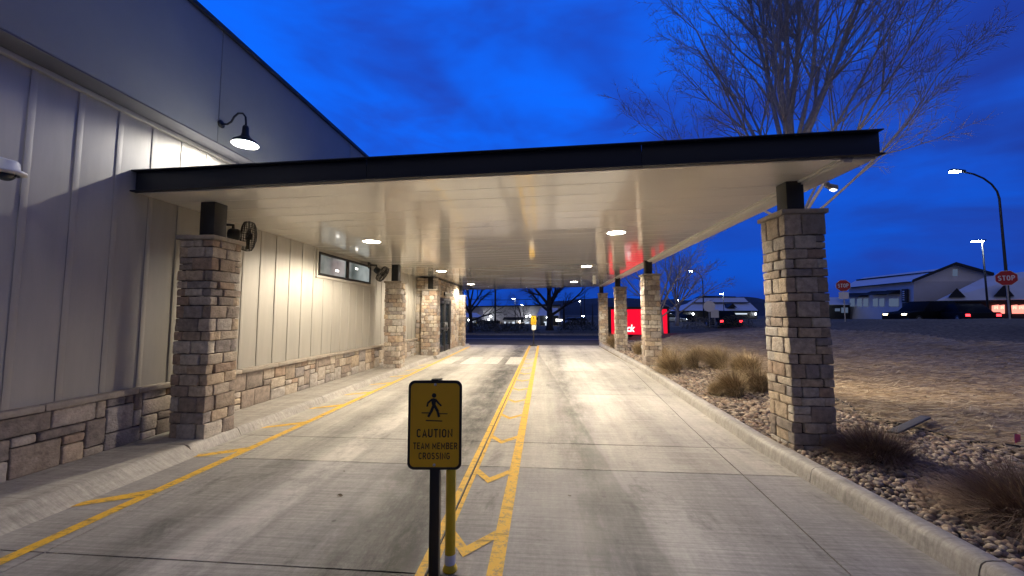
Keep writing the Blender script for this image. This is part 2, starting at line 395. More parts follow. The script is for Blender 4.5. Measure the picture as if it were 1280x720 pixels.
def arc_(cx_, cz_, rx, rz, a0, a1, n=7): return [(cx_+rx*cos(radians(a0+(a1-a0)*i/n)), cz_+rz*sin(radians(a0+(a1-a0)*i/n))) for i in range(n+1)]
GLYPH = {  # bold condensed capitals: (width, [polylines]) on a unit height
    'C': (.56, [arc_(.28, .72, .2, .2, 20, 180)+arc_(.28, .28, .2, .2, 180, 340)]),
    'A': (.62, [[(.07, 0), (.31, .93), (.55, 0)], [(.19, .28), (.43, .28)]]),
    'U': (.58, [[(.08, 1), (.08, .28)]+arc_(.29, .28, .21, .2, 180, 360)+[(.5, 1)]]),
    'T': (.54, [[(0, .92), (.54, .92)], [(.27, .92), (.27, 0)]]),
    'I': (.2, [[(.1, 0), (.1, 1)]]),
    'O': (.6, [arc_(.3, .71, .21, .21, 0, 180)+arc_(.3, .29, .21, .21, 180, 360)+[(.51, .71)]]),
    'N': (.62, [[(.08, 0), (.08, .9), (.54, .1), (.54, 1)]]),
    'E': (.52, [[(.5, .92), (.08, .92), (.08, .08), (.5, .08)], [(.08, .5), (.44, .5)]]),
    'M': (.74, [[(.08, 0), (.08, .88), (.37, .3), (.66, .88), (.66, 0)]]),
    'B': (.58, [[(.08, 0), (.08, .92), (.3, .92)]+arc_(.3, .72, .19, .2, 90, -90)+[(.1, .52)], [(.3, .50)]+arc_(.3, .29, .21, .21, 80, -90)+[(.08, .08)]]),
    'R': (.6, [[(.08, 0), (.08, .92), (.3, .92)]+arc_(.3, .70, .2, .22, 90, -90)+[(.1, .48)], [(.3, .46), (.53, 0)]]),
    'S': (.56, [arc_(.28, .73, .2, .19, 25, 270)+arc_(.28, .29, .2, .21, 90, -155)]),
    'G': (.6, [arc_(.29, .72, .21, .2, 20, 180)+arc_(.29, .28, .21, .2, 180, 360)+[(.5, .46), (.3, .46)]]),
    'P': (.58, [[(.08, 0), (.08, .92), (.3, .92)]+arc_(.3, .69, .2, .23, 90, -90)+[(.1, .46)]]),
}
def capitals(txt, w, h, t=.15):
    """bold capitals as verts and faces in x,z, centred on the origin, w x h"""
    x = 0; lines = []
    for ch in txt:
        if ch == ' ': x += .36; continue
        gw, pl = GLYPH[ch]
        lines += [[(x+a, c) for a, c in p] for p in pl]; x += gw+.15
    tot = x-.15; vs = []; fs = []; kx = w/tot
    for li_, p in enumerate(lines):
        b0 = len(vs); n = len(p)
        for i, q in enumerate(p):
            a = Vector(p[max(0, i-1)]); c = Vector(q); d = Vector(p[min(n-1, i+1)])
            t1 = (c-a).normalized() if i else (d-c).normalized(); t2 = (d-c).normalized() if i < n-1 else t1
            n1 = Vector((-t1.y, t1.x)); n2 = Vector((-t2.y, t2.x)); m_ = n1+n2; m_ = m_.normalized() if m_.length > .05 else n1
            k = min(2.2, 1/max(.3, m_.dot(n1)))*t/2
            for sg in (1, -1):
                vs.append(((q[0]+m_.x*k*sg-tot/2)*kx, -.0001*(li_ % 4), (max(-.02, min(1.02, q[1]+m_.y*k*sg))-.5)*h))
        fs += [(b0+2*i, b0+2*i+1, b0+2*i+3, b0+2*i+2) for i in range(n-1)]
    return vs, fs

def sstep(a, b, x):
    t = max(0., min(1., (x-a)/(b-a))); return t*t*(3-2*t)

# ------------------------------------------------------------------ stones
def rbox(mb, c, h, r, rough, segs, seed, mi=0):
    """rounded, roughened block"""
    ax = []
    for k in range(3):
        H = h[k]; rr = min(r, H*.45); inner = [-(H-rr)+2*(H-rr)*i/segs[k] for i in range(segs[k]+1)]
        ax.append([-H]+inner+[H])
    n = [len(a) for a in ax]; idx = {}; vs = []; fs = []
    def vid(i, j, k):
        key = (i, j, k)
        if key in idx: return idx[key]
        p = Vector((ax[0][i], ax[1][j], ax[2][k]))
        q = Vector([max(-(h[t]-min(r, h[t]*.45)), min(h[t]-min(r, h[t]*.45), p[t])) for t in range(3)])
        d = p-q
        if d.length > 1e-7: p = q+d.normalized()*min(r, min(h)*.45)
        w = Vector(c)+p
        nv = noise.noise_vector(w*14+Vector((seed*7.1, seed*3.3, seed)))
        nw = noise.noise_vector(w*34+Vector((seed*1.1, seed*5.3, seed)))
        idx[key] = len(vs); vs.append(w+nv*rough+nw*rough*.5); return idx[key]
    def face(a, b, fn):
        for i in range(a-1):
            for j in range(b-1): fs.append((fn(i, j), fn(i+1, j), fn(i+1, j+1), fn(i, j+1)))
    face(n[0], n[1], lambda i, j: vid(i, j, 0)); face(n[0], n[1], lambda i, j: vid(i, j, n[2]-1))
    face(n[0], n[2], lambda i, j: vid(i, 0, j)); face(n[0], n[2], lambda i, j: vid(i, n[1]-1, j))
    face(n[1], n[2], lambda i, j: vid(0, i, j)); face(n[1], n[2], lambda i, j: vid(n[0]-1, i, j))
    mb.add(vs, fs, mi)

def split_len(L, lo, hi, rnd):
    out = []; left = L
    while left > hi*1.3:
        w = rnd.uniform(lo, hi)
        if left-w < lo: break
        out.append(w); left -= w
    if left > hi and left > 2*lo:
        a = left*rnd.uniform(.4, .6); out += [a, left-a]
    else: out.append(left)
    rnd.shuffle(out); return out

def column(x0, x1, y0, y1, z0, z1, soff, label, seed, seg=3, postdx=0.):
    """square ledgestone column: rows of individual stones round a mortar core, cast cap, steel post up to the soffit"""
    rnd = random.Random(seed)
    rnd.random(); root = empty('stone_column', ((x0+x1)/2, (y0+y1)/2, z0), label, 'column', 'stone columns carrying the canopy')
    mb = MB(); g = .0045; d = .11
    mb.box(x0+.03, x1-.03, y0+.03, y1-.03, z0, z1, 1)
    z = z0; row = 0; zt = z1-.055
    heights = []
    while z < zt-.02:
        hh = rnd.choice((.095, .115, .135, .135, .16, .185))
        if zt-z-hh < .07: hh = zt-z
        heights.append(hh); z += hh
    z = z0; prev = None
    for hh in heights:
        row += 1; full_x = row % 2 == 0
        zc = z+hh/2; hz = hh/2-g
        for side in range(4):
            alongx = side < 2; a0, a1 = (x0, x1) if alongx else (y0, y1)
            if alongx != full_x: a0 += d; a1 -= d
            two = hh > .14 and rnd.random() < .3
            t = a0
            for w in split_len(a1-a0, .12, .31, rnd):
                pr = rnd.uniform(-.008, .014); hw = w/2-g; cc = t+w/2; hd = d/2-.002
                subs = [(zc, hz)]
                if two and w < .2: subs = [(zc-hz/2-g/2, hz/2-g/2), (zc+hz/2+g/2, hz/2-g/2)]
                for (zz, hzz) in subs:
                    if alongx:
                        yy = (y0+hd-pr) if side == 0 else (y1-hd+pr)
                        rbox(mb, (cc, yy, zz), (hw, hd, hzz), .008, .0065, (seg, 1, seg), rnd.random()*99)
                    else:
                        xx = (x0+hd-pr) if side == 2 else (x1-hd+pr)
                        rbox(mb, (xx, cc, zz), (hd, hw, hzz), .008, .0065, (1, seg, seg), rnd.random()*99)
                t += w
        z += hh
    mb.build('stone_shaft', ['stone', 'mortar'], root, smooth=True)
    c = MB(); rbox(c, ((x0+x1)/2, (y0+y1)/2, z1-.0275), ((x1-x0)/2+.03, (y1-y0)/2+.03, .0275), .01, .003, (8, 8, 1), seed)
    c.build('cap', 'cap', root, smooth=True)
    pc = ((x0+x1)/2+postdx, (y0+y1)/2)
    p = MB(); p.box(pc[0]-.1, pc[0]+.1, pc[1]-.1, pc[1]+.1, z1, soff+.01)
    p.build('steel_post', 'post', root, bevel=.006)
    return root

def ashlar(mb, axis, face, thick, u0, u1, z0, z1, cell, seed, holes=(), seg=2, sgn=1):
    """random squared rubble on a vertical face; axis 'y': the face runs along y at x=face; 'x': along x at y=face"""
    rnd = random.Random(seed)
    nu = max(1, round((u1-u0)/cell)); nz = max(1, round((z1-z0)/cell)); cu = (u1-u0)/nu; cz = (z1-z0)/nz
    used = [[False]*nz for _ in range(nu)]
    for (a, b, c, d) in holes:
        for i in range(nu):
            for j in range(nz):
                uc = u0+(i+.5)*cu; zc = z0+(j+.5)*cz
                if a-.02 < uc < b+.02 and c-.02 < zc < d+.02: used[i][j] = True
    g = .006
    for j in range(nz):
        for i in range(nu):
            if used[i][j]: continue
            w, h = rnd.choice(((2, 1), (3, 1), (3, 2), (4, 2), (2, 2), (5, 2), (4, 3), (3, 3), (4, 1), (2, 1)))
            if j+h > nz: h = nz-j
            k = 0
            while k < w and i+k < nu and not any(used[i+k][j+t] for t in range(h)): k += 1
            if k == 0: h = 1; k = 1
            w = k
            for a in range(w):
                for b in range(h): used[i+a][j+b] = True
            uc = u0+(i+w/2)*cu; zc = z0+(j+h/2)*cz; pr = rnd.uniform(-.008, .008)
            hu = w*cu/2-g; hz = h*cz/2-g
            cf = face-sgn*(thick/2)+sgn*pr
            if axis == 'y': rbox(mb, (cf, uc, zc), (thick/2, hu, hz), .014, .006, (1, seg+w//2, seg+h//2), rnd.random()*99)
            else: rbox(mb, (uc, cf, zc), (hu, thick/2, hz), .014, .006, (seg+w//2, 1, seg+h//2), rnd.random()*99)

# ------------------------------------------------------------------ terrain
def gh(x, y):
    """height of the natural ground"""
    rise = sstep(4.5, 22, y)
    z = .08+rise*min(1.3, .083*max(0., x-4.2))
    z += .05*sstep(5, 8, x)*noise.noise(Vector((x*.25, y*.25, 3.)))
    z -= .45*sstep(24.5, 28, y)*sstep(8, 12, x)
    near = sstep(5.3, 4.2, x)*sstep(34, 30, y)
    z = z*(1-near)+near*.06
    if y > 31: z = z*(1-sstep(40, 110, y))+(-1.2 if x < 30 else .7)*sstep(40, 110, y) if True else z
    return z
def ground_z(x, y):
    if x < 2.7 and y < 20.9: return 0.
    return gh(x, y)
def hit(px, py, dz=0.):
    d = ray(px, py); t = 1.
    while t < 400:
        p = EYE+d*t
        if p.z <= gh(p.x, p.y)+dz: return p
        t += .05+t*.004
    return EYE+d*t

xs = sorted(set([-400, -250, -150, -90, -60, -40, -25, -16, -10, -6] + [i*.5 for i in range(-8, 60)] + [30+i*3 for i in range(0, 20)] + [90, 120, 160, 220, 300, 420]))
ys = sorted(set([-60, -30, -15, -8, -4] + [i*.5 for i in range(-4, 80)] + [40+i*5 for i in range(0, 20)] + [140, 170, 220, 300, 500, 800, 1500, 3000]))
g = MB(); nx = len(xs); vs = []; fs = []
for y in ys:
    for x in xs:
        z = gh(x, y)
        if -17 < x < 2.4 and y < 21.2: z = -.15
        elif x <= 2.6 and y < 21.2: z = -.1
        if x < 6 and 20.6 < y < 31.8: z = -.1
        vs.append((x, y, z))
for j in range(len(ys)-1):
    for i in range(nx-1): fs.append((j*nx+i, j*nx+i+1, (j+1)*nx+i+1, (j+1)*nx+i))
g.add(vs, fs); struct(g.build('ground', 'ground', smooth=True, origin=(0, 0, 0)))

# hills on the horizon
hb = MB(); hv = []; hf = []
prof = [(300, 396), (520, 393), (640, 386), (690, 378), (705, 375), (722, 374), (745, 373), (775, 372), (810, 374), (850, 375), (900, 373), (935, 371), (955, 374), (990, 381), (1040, 388), (1150, 392), (1400, 394)]
pp = []
for (a, b) in zip(prof[:-1], prof[1:]):
    for t in range(5): pp.append((a[0]+(b[0]-a[0])*t/5, a[1]+(b[1]-a[1])*t/5))
for i, (px, py) in enumerate(pp):
    top = P(px, py, 2600); top.z += noise.noise(Vector((px*.06, 0, 0)))*9
    f0 = P(px, 394, 1900); b0 = P(px, 394, 3600)
    m1 = P(px, 394, 2250); m1.z = top.z*.55+noise.noise(Vector((px*.09, 4, 0)))*14
    for p, z in ((f0, -8), (m1, m1.z), (top, top.z), (b0, -8)): hv.append((p.x, p.y, z))
for i in range(len(pp)-1):
    for k in range(3): a = i*4+k; hf.append((a, a+4, a+5, a+1))
hb.add(hv, hf); struct(hb.build('hills', 'hillm', origin=(0, 0, 0), smooth=True))

# ------------------------------------------------------------------ driveway slabs with joints
def lerp_tab(t, y):
    if y <= t[0][0]: return t[0][1]
    for (a, b), (c, d) in zip(t[:-1], t[1:]):
        if y <= c: return b+(d-b)*(y-a)/(c-a)
    return t[-1][1]
CR = [(-6, 2.52), (2.5, 2.55), (5, 2.5), (7.4, 2.60), (9.1, 2.69), (11.8, 2.79), (15.8, 2.84), (20, 2.84), (21.3, 2.95), (22.2, 3.35), (22.8, 4.1), (23.0, 5.2)]
curb_r = lambda y: lerp_tab(CR, y)
LJ = [(-6, -3.33), (2.45, -3.38), (4.87, -3.45), (21, -3.6)]
RJ = [(-6, 1.3), (2.69, 1.88), (4.14, 1.98), (5.6, 2.06), (10.5, 2.46), (13, 2.68), (21, 2.70)]
edges = [lambda y: -4.2, lambda y: lerp_tab(LJ, y), lambda y: -.735, lambda y: lerp_tab(RJ, y), lambda y: curb_r(y)+.06]
rows = [-6, -3.2, -.6, 2.45, 4.17, 4.97, 8.05, 11.2, 14.3, 17.5, 20.8]
dm = MB(); gp = .0065
for a, b in zip(rows[:-1], rows[1:]):
    for e0, e1 in zip(edges[:-1], edges[1:]):
        n = max(1, int((b-a)/.8)); yy = [a+gp+(b-a-2*gp)*i/n for i in range(n+1)]
        lo = [(e0(y)+gp, y) for y in yy]; hi = [(e1(y)-gp, y) for y in yy]
        ring = [(x, y) for x, y in lo]+[(x, y) for x, y in hi][::-1]
        top = []; 
        for i in range(n):
            q = [lo[i], hi[i], hi[i+1], lo[i+1]]
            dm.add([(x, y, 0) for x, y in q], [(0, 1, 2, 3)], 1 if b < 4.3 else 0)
        for i in range(len(ring)):
            p, q = ring[i], ring[(i+1) % len(ring)]
            dm.add([(*p, 0), (*q, 0), (*q, -.02), (*p, -.02)], [(0, 1, 2, 3)])
struct(dm.build('driveway', ['concrete', 'weathered'], origin=(0, 0, 0)))
jb = MB(); jb.add([(-4.3, -6, -.012), (3.2, -6, -.012), (3.2, 20.85, -.012), (-4.3, 20.85, -.012)], [(0, 1, 2, 3)])
struct(jb.build('joint_filler', 'rubber', origin=(0, 0, 0)))

# cross street
st = MB(); st.add([(-60, 20.81, -.006), (60, 20.81, -.006), (60, 31.6, -.03), (-60, 31.6, -.03)], [(0, 1, 2, 3)])
struct(st.build('street', 'asphalt', origin=(0, 0, 0)))
def sweep(mb, path, prof, gapat=None):
    """sweep a profile (offset to the left of travel, height) along a 2D path"""
    n = len(path); k = len(prof); vs = []; fs = []
    for i, p in enumerate(path):
        a = Vector(path[max(0, i-1)]); b = Vector(path[min(n-1, i+1)]); t = (b-a).normalized(); nl = Vector((-t.y, t.x))
        for (o, z) in prof: vs.append((p[0]+nl.x*o, p[1]+nl.y*o, z))
    for i in range(n-1):
        for j in range(k): a, b = i*k+j, i*k+(j+1) % k; fs.append((a, b, b+k, a+k))
    fs.append(tuple(range(k))[::-1]); fs.append(tuple(range((n-1)*k, n*k)))
    mb.add(vs, fs)
# right kerb
kb = MB(); CPR = [(.0, -.02), (.012, .03), (.022, .09), (.034, .122), (.06, .14), (.1, .145), (.16, .145), (.175, .13), (.178, -.05)]
CPR = [(-o, z) for o, z in CPR]
cuts = [-6, -4.1, -2.3, -.55, 1.1, 2.62, 4.03, 5.75, 7.4, 9.2, 11, 12.8, 14.6, 16.4, 18.2, 20.0]
for a, b in zip(cuts[:-1], cuts[1:]):
    yy = [a+.004+(b-a-.008)*i/5 for i in range(6)]; sweep(kb, [(curb_r(y), y) for y in yy], CPR)
arc = [(2.84, 20.01), (2.86, 20.7), (2.96, 21.3), (3.2, 21.9), (3.6, 22.4), (4.2, 22.75), (5.2, 22.9), (8, 22.95), (14, 23.0), (40, 23.2)]
sweep(kb, arc, CPR)
sweep(kb, [(60, 31.6), (-60, 31.6)], [(o, z-.03) for o, z in [(0, -.05), (.02, .13), (.15, .14), (.18, -.05)]][::1])
o = struct(kb.build('curb', 'curb', smooth=True, origin=(0, 0, 0))); o.data.set_sharp_from_angle(angle=radians(50))
# left walk with rolled edge
sw = MB(); edge = lambda y: -4.10 if y < 4.3 else -4.07
for a, b in ((-6, -3), (-3, -.4), (-.4, 2.3), (2.3, 4.22), (4.22, 4.93), (4.93, 6.9), (6.9, 9.2), (9.2, 11.5), (11.5, 14), (14, 17), (17, 20.2)):
    x = edge(b-.1); s = .16 if b < 4.5 else .05
    if a > 13: x = -3.95
    pr = [(-4.95, -.03), (-4.95, .115), (x-.06, .112), (x-.03, .108), (x-.008, .095), (x+s*.3, .06), (x+s*.7, .02), (x+s, -.003), (x+s, -.03)]
    sw.hexa([(p[0], a+.004, p[1]) for p in pr], [(p[0], b-.004, p[1]) for p in pr])
o = struct(sw.build('sidewalk', 'curb', smooth=True, origin=(0, 0, 0))); o.data.set_sharp_from_angle(angle=radians(40))

# ------------------------------------------------------------------ painted markings
ZP = .004
def strip(mb, pts, w, z=ZP):
    """flat painted band; each end cut square"""
    n = len(pts)
    L_ = []; R_ = []
    for i, p in enumerate(pts):
        a = Vector(pts[max(0, i-1)]); b = Vector(pts[min(n-1, i+1)]); t = (b-a).normalized(); nl = Vector((-t.y, t.x))*(w/2)
        L_.append((p[0]+nl.x, p[1]+nl.y, z)); R_.append((p[0]-nl.x, p[1]-nl.y, z))
    mb.add(L_+R_, [(i, n+i, n+i+1, i+1) for i in range(n-1)])
ym = MB()
for xx, ww in ((-.773, .058), (-.7075, .037), (-.315, .1)): strip(ym, [(xx, y) for y in (-3, 2, 5, 9, 13, 17, 20.4)], ww)
y = .5
for k in range(13):
    y = .42+1.13*k
    # a V with its point towards the camera, butting against the inner edges of both lines
    xl, xr, xm, w = -.688, -.366, -.545, .125
    ym.add([(xl, y+.16, ZP), (xm, y-.05, ZP), (xr, y+.16, ZP), (xr, y+.16+w, ZP), (xm, y-.05+w, ZP), (xl, y+.16+w, ZP)], [(0, 1, 4, 5), (1, 2, 3, 4)])
struct(ym.build('median_marking', 'ypaint', origin=(0, 0, 0)))
yl = MB(); LL = [(-3, -3.52), (2.3, -3.53), (4.5, -3.535), (7, -3.56), (10, -3.60), (14, -3.68), (19.6, -3.80)]
strip(yl, [(x, yy) for yy, x in LL], .10)
for k in range(11):
    y1 = .9+1.135*k+ (0.0 if k < 2 else .05); x1 = lerp_tab(LL, y1)-.0505
    yl.add([(x1, y1, ZP), (x1, y1+.16, ZP), (-3.99, y1-.14, ZP), (-4.01, y1-.24, ZP)], [(0, 1, 2, 3)])
struct(yl.build('edge_marking', 'ypaint', origin=(0, 0, 0)))
cw = MB()
for x in (-3.3, -2.52, -1.76, -1.02):
    cw.add([(x-.26, 12.62, ZP), (x+.22, 12.66, ZP), (x+.22, 14.85, ZP), (x-.26, 14.8, ZP)], [(0, 1, 2, 3)])
struct(cw.build('crosswalk_marking', 'wpaint', origin=(0, 0, 0)))
# faint parking stripe on the cross street
pk = MB(); strip(pk, [(-40, 26.4), (30, 26.4)], .25, -.012)
struct(pk.build('street_marking', 'wpaint', origin=(0, 0, 0)))

# ------------------------------------------------------------------ restaurant building
XW = -4.85; XU = -4.60; YB0, YB1 = -5.0, 18.62
b = empty('restaurant_building', (-10, 6, 0), 'long beige board-and-batten building with stone base along the left of the driveway', 'building')
pm = MB(); pm.box(XW-.25, XW, YB0, YB1, 0, 4.0)
win = (7.84, 10.33, 2.46, 2.97)
yb = 3.14-.382*21
while yb < YB1:
    if win[0]-.05 < yb < win[1]+.05:
        pm.box(XW-.002, XW+.011, yb-.028, yb+.028, .745, win[2]-.07)
    else: pm.box(XW-.002, XW+.011, yb-.028, yb+.028, .745, 3.975)
    yb += .382
pm.build('panel_wall', 'panel', b, bevel=.004)
sb = MB(); sb.box(XW-.05, XW+.012, YB0, 14.3, .0, .68, 1); ashlar(sb, 'y', XW+.05, .09, YB0, 14.3, .105, .675, .095, 11, seg=2)
sb.build('stone_base', ['stone', 'mortar'], b, smooth=True)
cp = MB(); yy = YB0; rr = random.Random(3)
while yy < 14.3:
    w = min(rr.uniform(.55, .95), 14.3-yy)
    rbox(cp, (XW+.035, yy+w/2, .712), (.06, w/2-.003, .032), .008, .004, (2, 6, 1), rr.random()*50); yy += w
cp.build('wall_cap', 'cap', b, smooth=True)
up = MB(); 
ysm = [YB0, 1.4, 4.93, 8.6, 12.3, 16, YB1]
for a, c in zip(ysm[:-1], ysm[1:]): up.box(XU-.4, XU, a+.006, c-.006, 4.05, 5.69)
up.box(XU-.39, XU-.012, YB0, YB1, 4.056, 5.685)
up.build('parapet', 'eifs', b, bevel=.004)
fl = MB(); fl.extrude([(XU-.004, YB0, 4.046), (XU-.004, YB0, 4.03), (XW+.03, YB0, 3.988), (XW-.1, YB0, 3.988), (XW-.1, YB0, 4.046)], (0, YB1-YB0, 0)); fl.build('soffit_band', 'undershade', b, bevel=.003)
tr = MB(); tr.box(XW-.02, XW+.05, YB0, YB1, 3.94, 3.986); tr.build('trim_strip', 'panel', b, bevel=.004)
co = MB(); co.box(XU-.5, XU+.05, YB0-.02, YB1+.05, 5.692, 5.76); co.build('coping', 'coping', b, bevel=.008)
bk = MB(); bk.box(-16, XW-.252, YB0, YB1, 0, 5.4); bk.build('rear_wall', 'eifs', b)
wf = MB(); y0, y1, z0, z1 = win
for a, c, e, f in ((y0, y1, z1-.05, z1), (y0, y1, z0, z0+.05), (y0, y0+.05, z0+.05, z1-.05), (y1-.05, y1, z0+.05, z1-.05), (9.0, 9.12, z0+.05, z1-.05)):
    wf.box(XW+.001, XW+.045, a+.0005, c-.0005, e, f)
wo = wf.build('window', 'black', b, bevel=.004)
wp = MB(); wp.box(XW+.002, XW+.012, y0+.04, y1-.04, z0+.04, z1-.04); pn_ = wp.build('pane', 'winglass', wo)
for yl_, zl_ in ((8.62, 2.64), (9.55, 2.80)):
    q = MB(); q.box(XW+.0125, XW+.014, yl_-.07, yl_+.07, zl_-.025, zl_+.025); q.build('room_light', 'signglow', pn_, bevel=.0004)
ws = MB(); 
for a, c, e, f in ((y0-.06, y1+.06, z0-.06, z0-.002), (y0-.06, y0-.002, z0, z1+.06), (y1+.002, y1+.06, z0, z1+.06)): ws.box(XW+.001, XW+.03, a, c, e, f)
ws.build('trim', 'panel', wo, bevel=.004)
# stone entrance block with its door
XE = -4.15
vb = MB(); vb.box(XE-.7, XE-.05, 14.32, 18.6, 0, 3.0, 1)
ashlar(vb, 'y', XE, .1, 14.62, 18.6, .11, 3.02, .1, 5, holes=((15.02, 16.78, .0, 2.3),), seg=1)
ashlar(vb, 'x', 14.27, .1, XW, -4.0, .11, 3.02, .1, 6, seg=1, sgn=-1)
vb.build('entrance_wall', ['stone', 'mortar'], b, smooth=True)
df = MB()
for a, c, e, f in ((14.98, 15.08, .11, 2.3), (16.72, 16.82, .11, 2.3), (15.08, 16.72, 2.2, 2.3), (15.86, 15.94, .11, 2.2)): df.box(XE-.09, XE+.03, a, c, e, f)
do = df.build('door', 'black', b, bevel=.005)
for a, c in ((15.08, 15.86), (15.94, 16.72)):
    lf = MB()
    for p, q, e, f in ((a+.003, a+.09, .12, 2.19), (c-.09, c-.003, .12, 2.19), (a+.09, c-.09, .12, .34), (a+.09, c-.09, 2.08, 2.19), (a+.09, c-.09, 1.0, 1.08)): lf.box(XE-.06, XE+.005, p, q, e, f)
    lf.build('leaf_frame', 'black', do, bevel=.004)
    dg = MB(); dg.box(XE-.045, XE-.035, a+.06, c-.06, .3, 2.1); dg.build('glass', 'doorglass', do)
    hd = MB(); hy = c-.13 if a < 15.5 else a+.13
    hd.tube([(XE+.01, hy, .95), (XE+.06, hy, .95), (XE+.06, hy, 1.3), (XE+.01, hy, 1.3)], .011, 8); hd.build('handle', 'steel', do, smooth=True)
# light bar over the door
wl = empty('door_lamp', (XE+.1, 15.9, 2.45), 'small white box lamp mounted on the stone above the entrance door', 'lamp')
q = MB(); q.box(XE-.01, XE+.05, 15.7, 16.1, 2.42, 2.56); q.build('bracket', 'black', wl, bevel=.006)
q = MB(); q.box(XE+.05, XE+.32, 15.72, 16.08, 2.40, 2.52); q.build('housing', 'white', wl, bevel=.015)

# ------------------------------------------------------------------ canopy
SZ = lambda x: 3.055+.0195*(x+4.85)
YC0, YC1 = 4.12, 21.9
cn = empty('canopy', (-.8, 13, 3.05), 'flat drive-through canopy with dark fascia and glossy white panelled soffit', 'canopy')
sf = MB(); y = YC0+.02; rr = random.Random(5); XR = 3.04
while y < YC1-.02:
    w = .40; y2 = min(y+w, YC1-.02); n = 14; t = rr.uniform(-.0012, .0012); vs = []
    xsn = [XW+.003+(XR-XW-.003)*i/n for i in range(n+1)]
    ph = rr.random()*6
    for x in xsn:
        wv = .0012*sin(x*1.7+ph)
        vs += [(x, y, SZ(x)+.006), (x, y+.003, SZ(x)+wv), (x, y+.10, SZ(x)+wv*.6+t), (x, y2-.10, SZ(x)-wv*.5-t), (x, y2-.003, SZ(x)-wv), (x, y2, SZ(x)+.006)]
    fs = [(i*6+k, (i+1)*6+k, (i+1)*6+k+1, i*6+k+1) for i in range(n) for k in range(5)]
    sf.add(vs, fs); y = y2
so = sf.build('soffit', 'soffit', cn, smooth=True); so.data.set_sharp_from_angle(angle=radians(30))
rf = MB(); rf.hexa([(XW+.002, YC0+.02, SZ(XW)+.03), (3.3, YC0+.02, SZ(3.3)+.03), (3.3, YC1-.02, SZ(3.3)+.03), (XW+.002, YC1-.02, SZ(XW)+.03)],
                   [(XW+.002, YC0+.02, SZ(XW)+.2), (3.3, YC0+.02, SZ(3.3)+.2), (3.3, YC1-.02, SZ(3.3)+.2), (XW+.002, YC1-.02, SZ(XW)+.2)])
rf.build('roof_deck', 'roofdeck', cn)
def channel(mb, ya, yb_, xa, xb, sgn):
    for z0, z1, d in ((.0, .014, .075), (.014, .246, .012), (.246, .26, .075)):
        y_out = ya-sgn*d
        y0_, y1_ = sorted((ya, y_out))
        mb.hexa([(xa, y0_, SZ(xa)+z0), (xb, y0_, SZ(xb)+z0), (xb, y1_, SZ(xb)+z0), (xa, y1_, SZ(xa)+z0)],
                [(xa, y0_, SZ(xa)+z1), (xb, y0_, SZ(xb)+z1), (xb, y1_, SZ(xb)+z1), (xa, y1_, SZ(xa)+z1)])
fa = MB()
for xa, xb in ((-5.02, -2.0), (-1.997, 1.05), (1.053, 3.42)): channel(fa, YC0, 0, xa, xb, 1)
fa.build('fascia', 'fascia', cn, bevel=.003)
fa = MB(); channel(fa, YC1, 0, -4.0, 3.42, -1); fa.build('fascia', 'fascia', cn, bevel=.003)
# white trim rail and gutter along the open side
tm = MB()
def rail(x0, x1, z0, z1, mb=tm):
    mb.box(x0, x1, YC0+.01, YC1-.01, z0, z1)
rail(3.045, 3.075, SZ(3.05)-.02, SZ(3.05)+.05); rail(3.08, 3.17, SZ(3.1)-.045, SZ(3.1)+.05)
tm.build('trim_rail', 'white', cn, bevel=.004)
gt = MB(); rail(3.175, 3.40, SZ(3.2)-.015, SZ(3.2)+.17, gt); gt.build('gutter', 'white', cn, bevel=.012)
# six recessed lights
LP = [(-3.45, 7.4), (-3.45, 12.65), (-3.48, 18.1), (1.38, 7.4), (1.38, 12.5), (1.42, 18.3)]
LN = ['recessed canopy light nearest the high window', 'recessed canopy light above the walk before the stone entrance', 'recessed canopy light outside the far end of the stone entrance',
      'brightest recessed canopy light, near the red reflections', 'recessed canopy light, middle one of the row over the right lane', 'small far recessed canopy light over the right lane']
proto = None
for i, ((x, y), lab) in enumerate(zip(LP, LN)):
    if proto is None:
        proto = empty('ceiling_light', (x, y, SZ(x)), lab, 'ceiling light', 'recessed lights in the canopy soffit')
        q = MB(); q.lathe((0, 0, 0), (0, 0, -1), [(.165, -.01), (.19, -.003), (.195, .006), (.19, .012), (.175, .012), (.167, .006), (.167, -.01)], 32); q.build('trim_ring', 'white', proto, local=True, smooth=True)
        q = MB(); q.lathe((0, 0, 0), (0, 0, -1), [(.0, .016), (.08, .014), (.14, .009), (.166, .003)], 32); q.build('lens', 'lens', proto, local=True, smooth=True)
        t = proto
    else:
        t = dup(proto); t.location = (x, y, SZ(x)); t['label'] = lab
    li = bpy.data.lights.new('canopy_lamp', 'SPOT'); li.spot_size = radians(166); li.spot_blend = .6; li.shadow_soft_size = .13; li.energy = 310 if x < 0 else 540; li.color = (1, .87, .68); li.use_nodes = True
    # wide-throw reflector: the lamp is stronger sideways than straight down, up to its cut-off
    NN, LL_ = li.node_tree.nodes, li.node_tree.links; te = NN.new('ShaderNodeTexCoord'); se = NN.new('ShaderNodeSeparateXYZ'); LL_.new(te.outputs['Normal'], se.inputs[0])
    ab = NN.new('ShaderNodeMath'); ab.operation = 'ABSOLUTE'; LL_.new(se.outputs[2], ab.inputs[0])
    pw = NN.new('ShaderNodeMath'); pw.operation = 'POWER'; mx_ = NN.new('ShaderNodeMath'); mx_.operation = 'MAXIMUM'; mx_.inputs[1].default_value = .42; LL_.new(ab.outputs[0], mx_.inputs[0]); LL_.new(mx_.outputs[0], pw.inputs[0]); pw.inputs[1].default_value = -1.4
    LL_.new(pw.outputs[0], NN['Emission'].inputs['Strength'])
    lo = bpy.data.objects.new('canopy_lamp', li); COL.objects.link(lo); lo.location = (x, y, SZ(x)-.035)

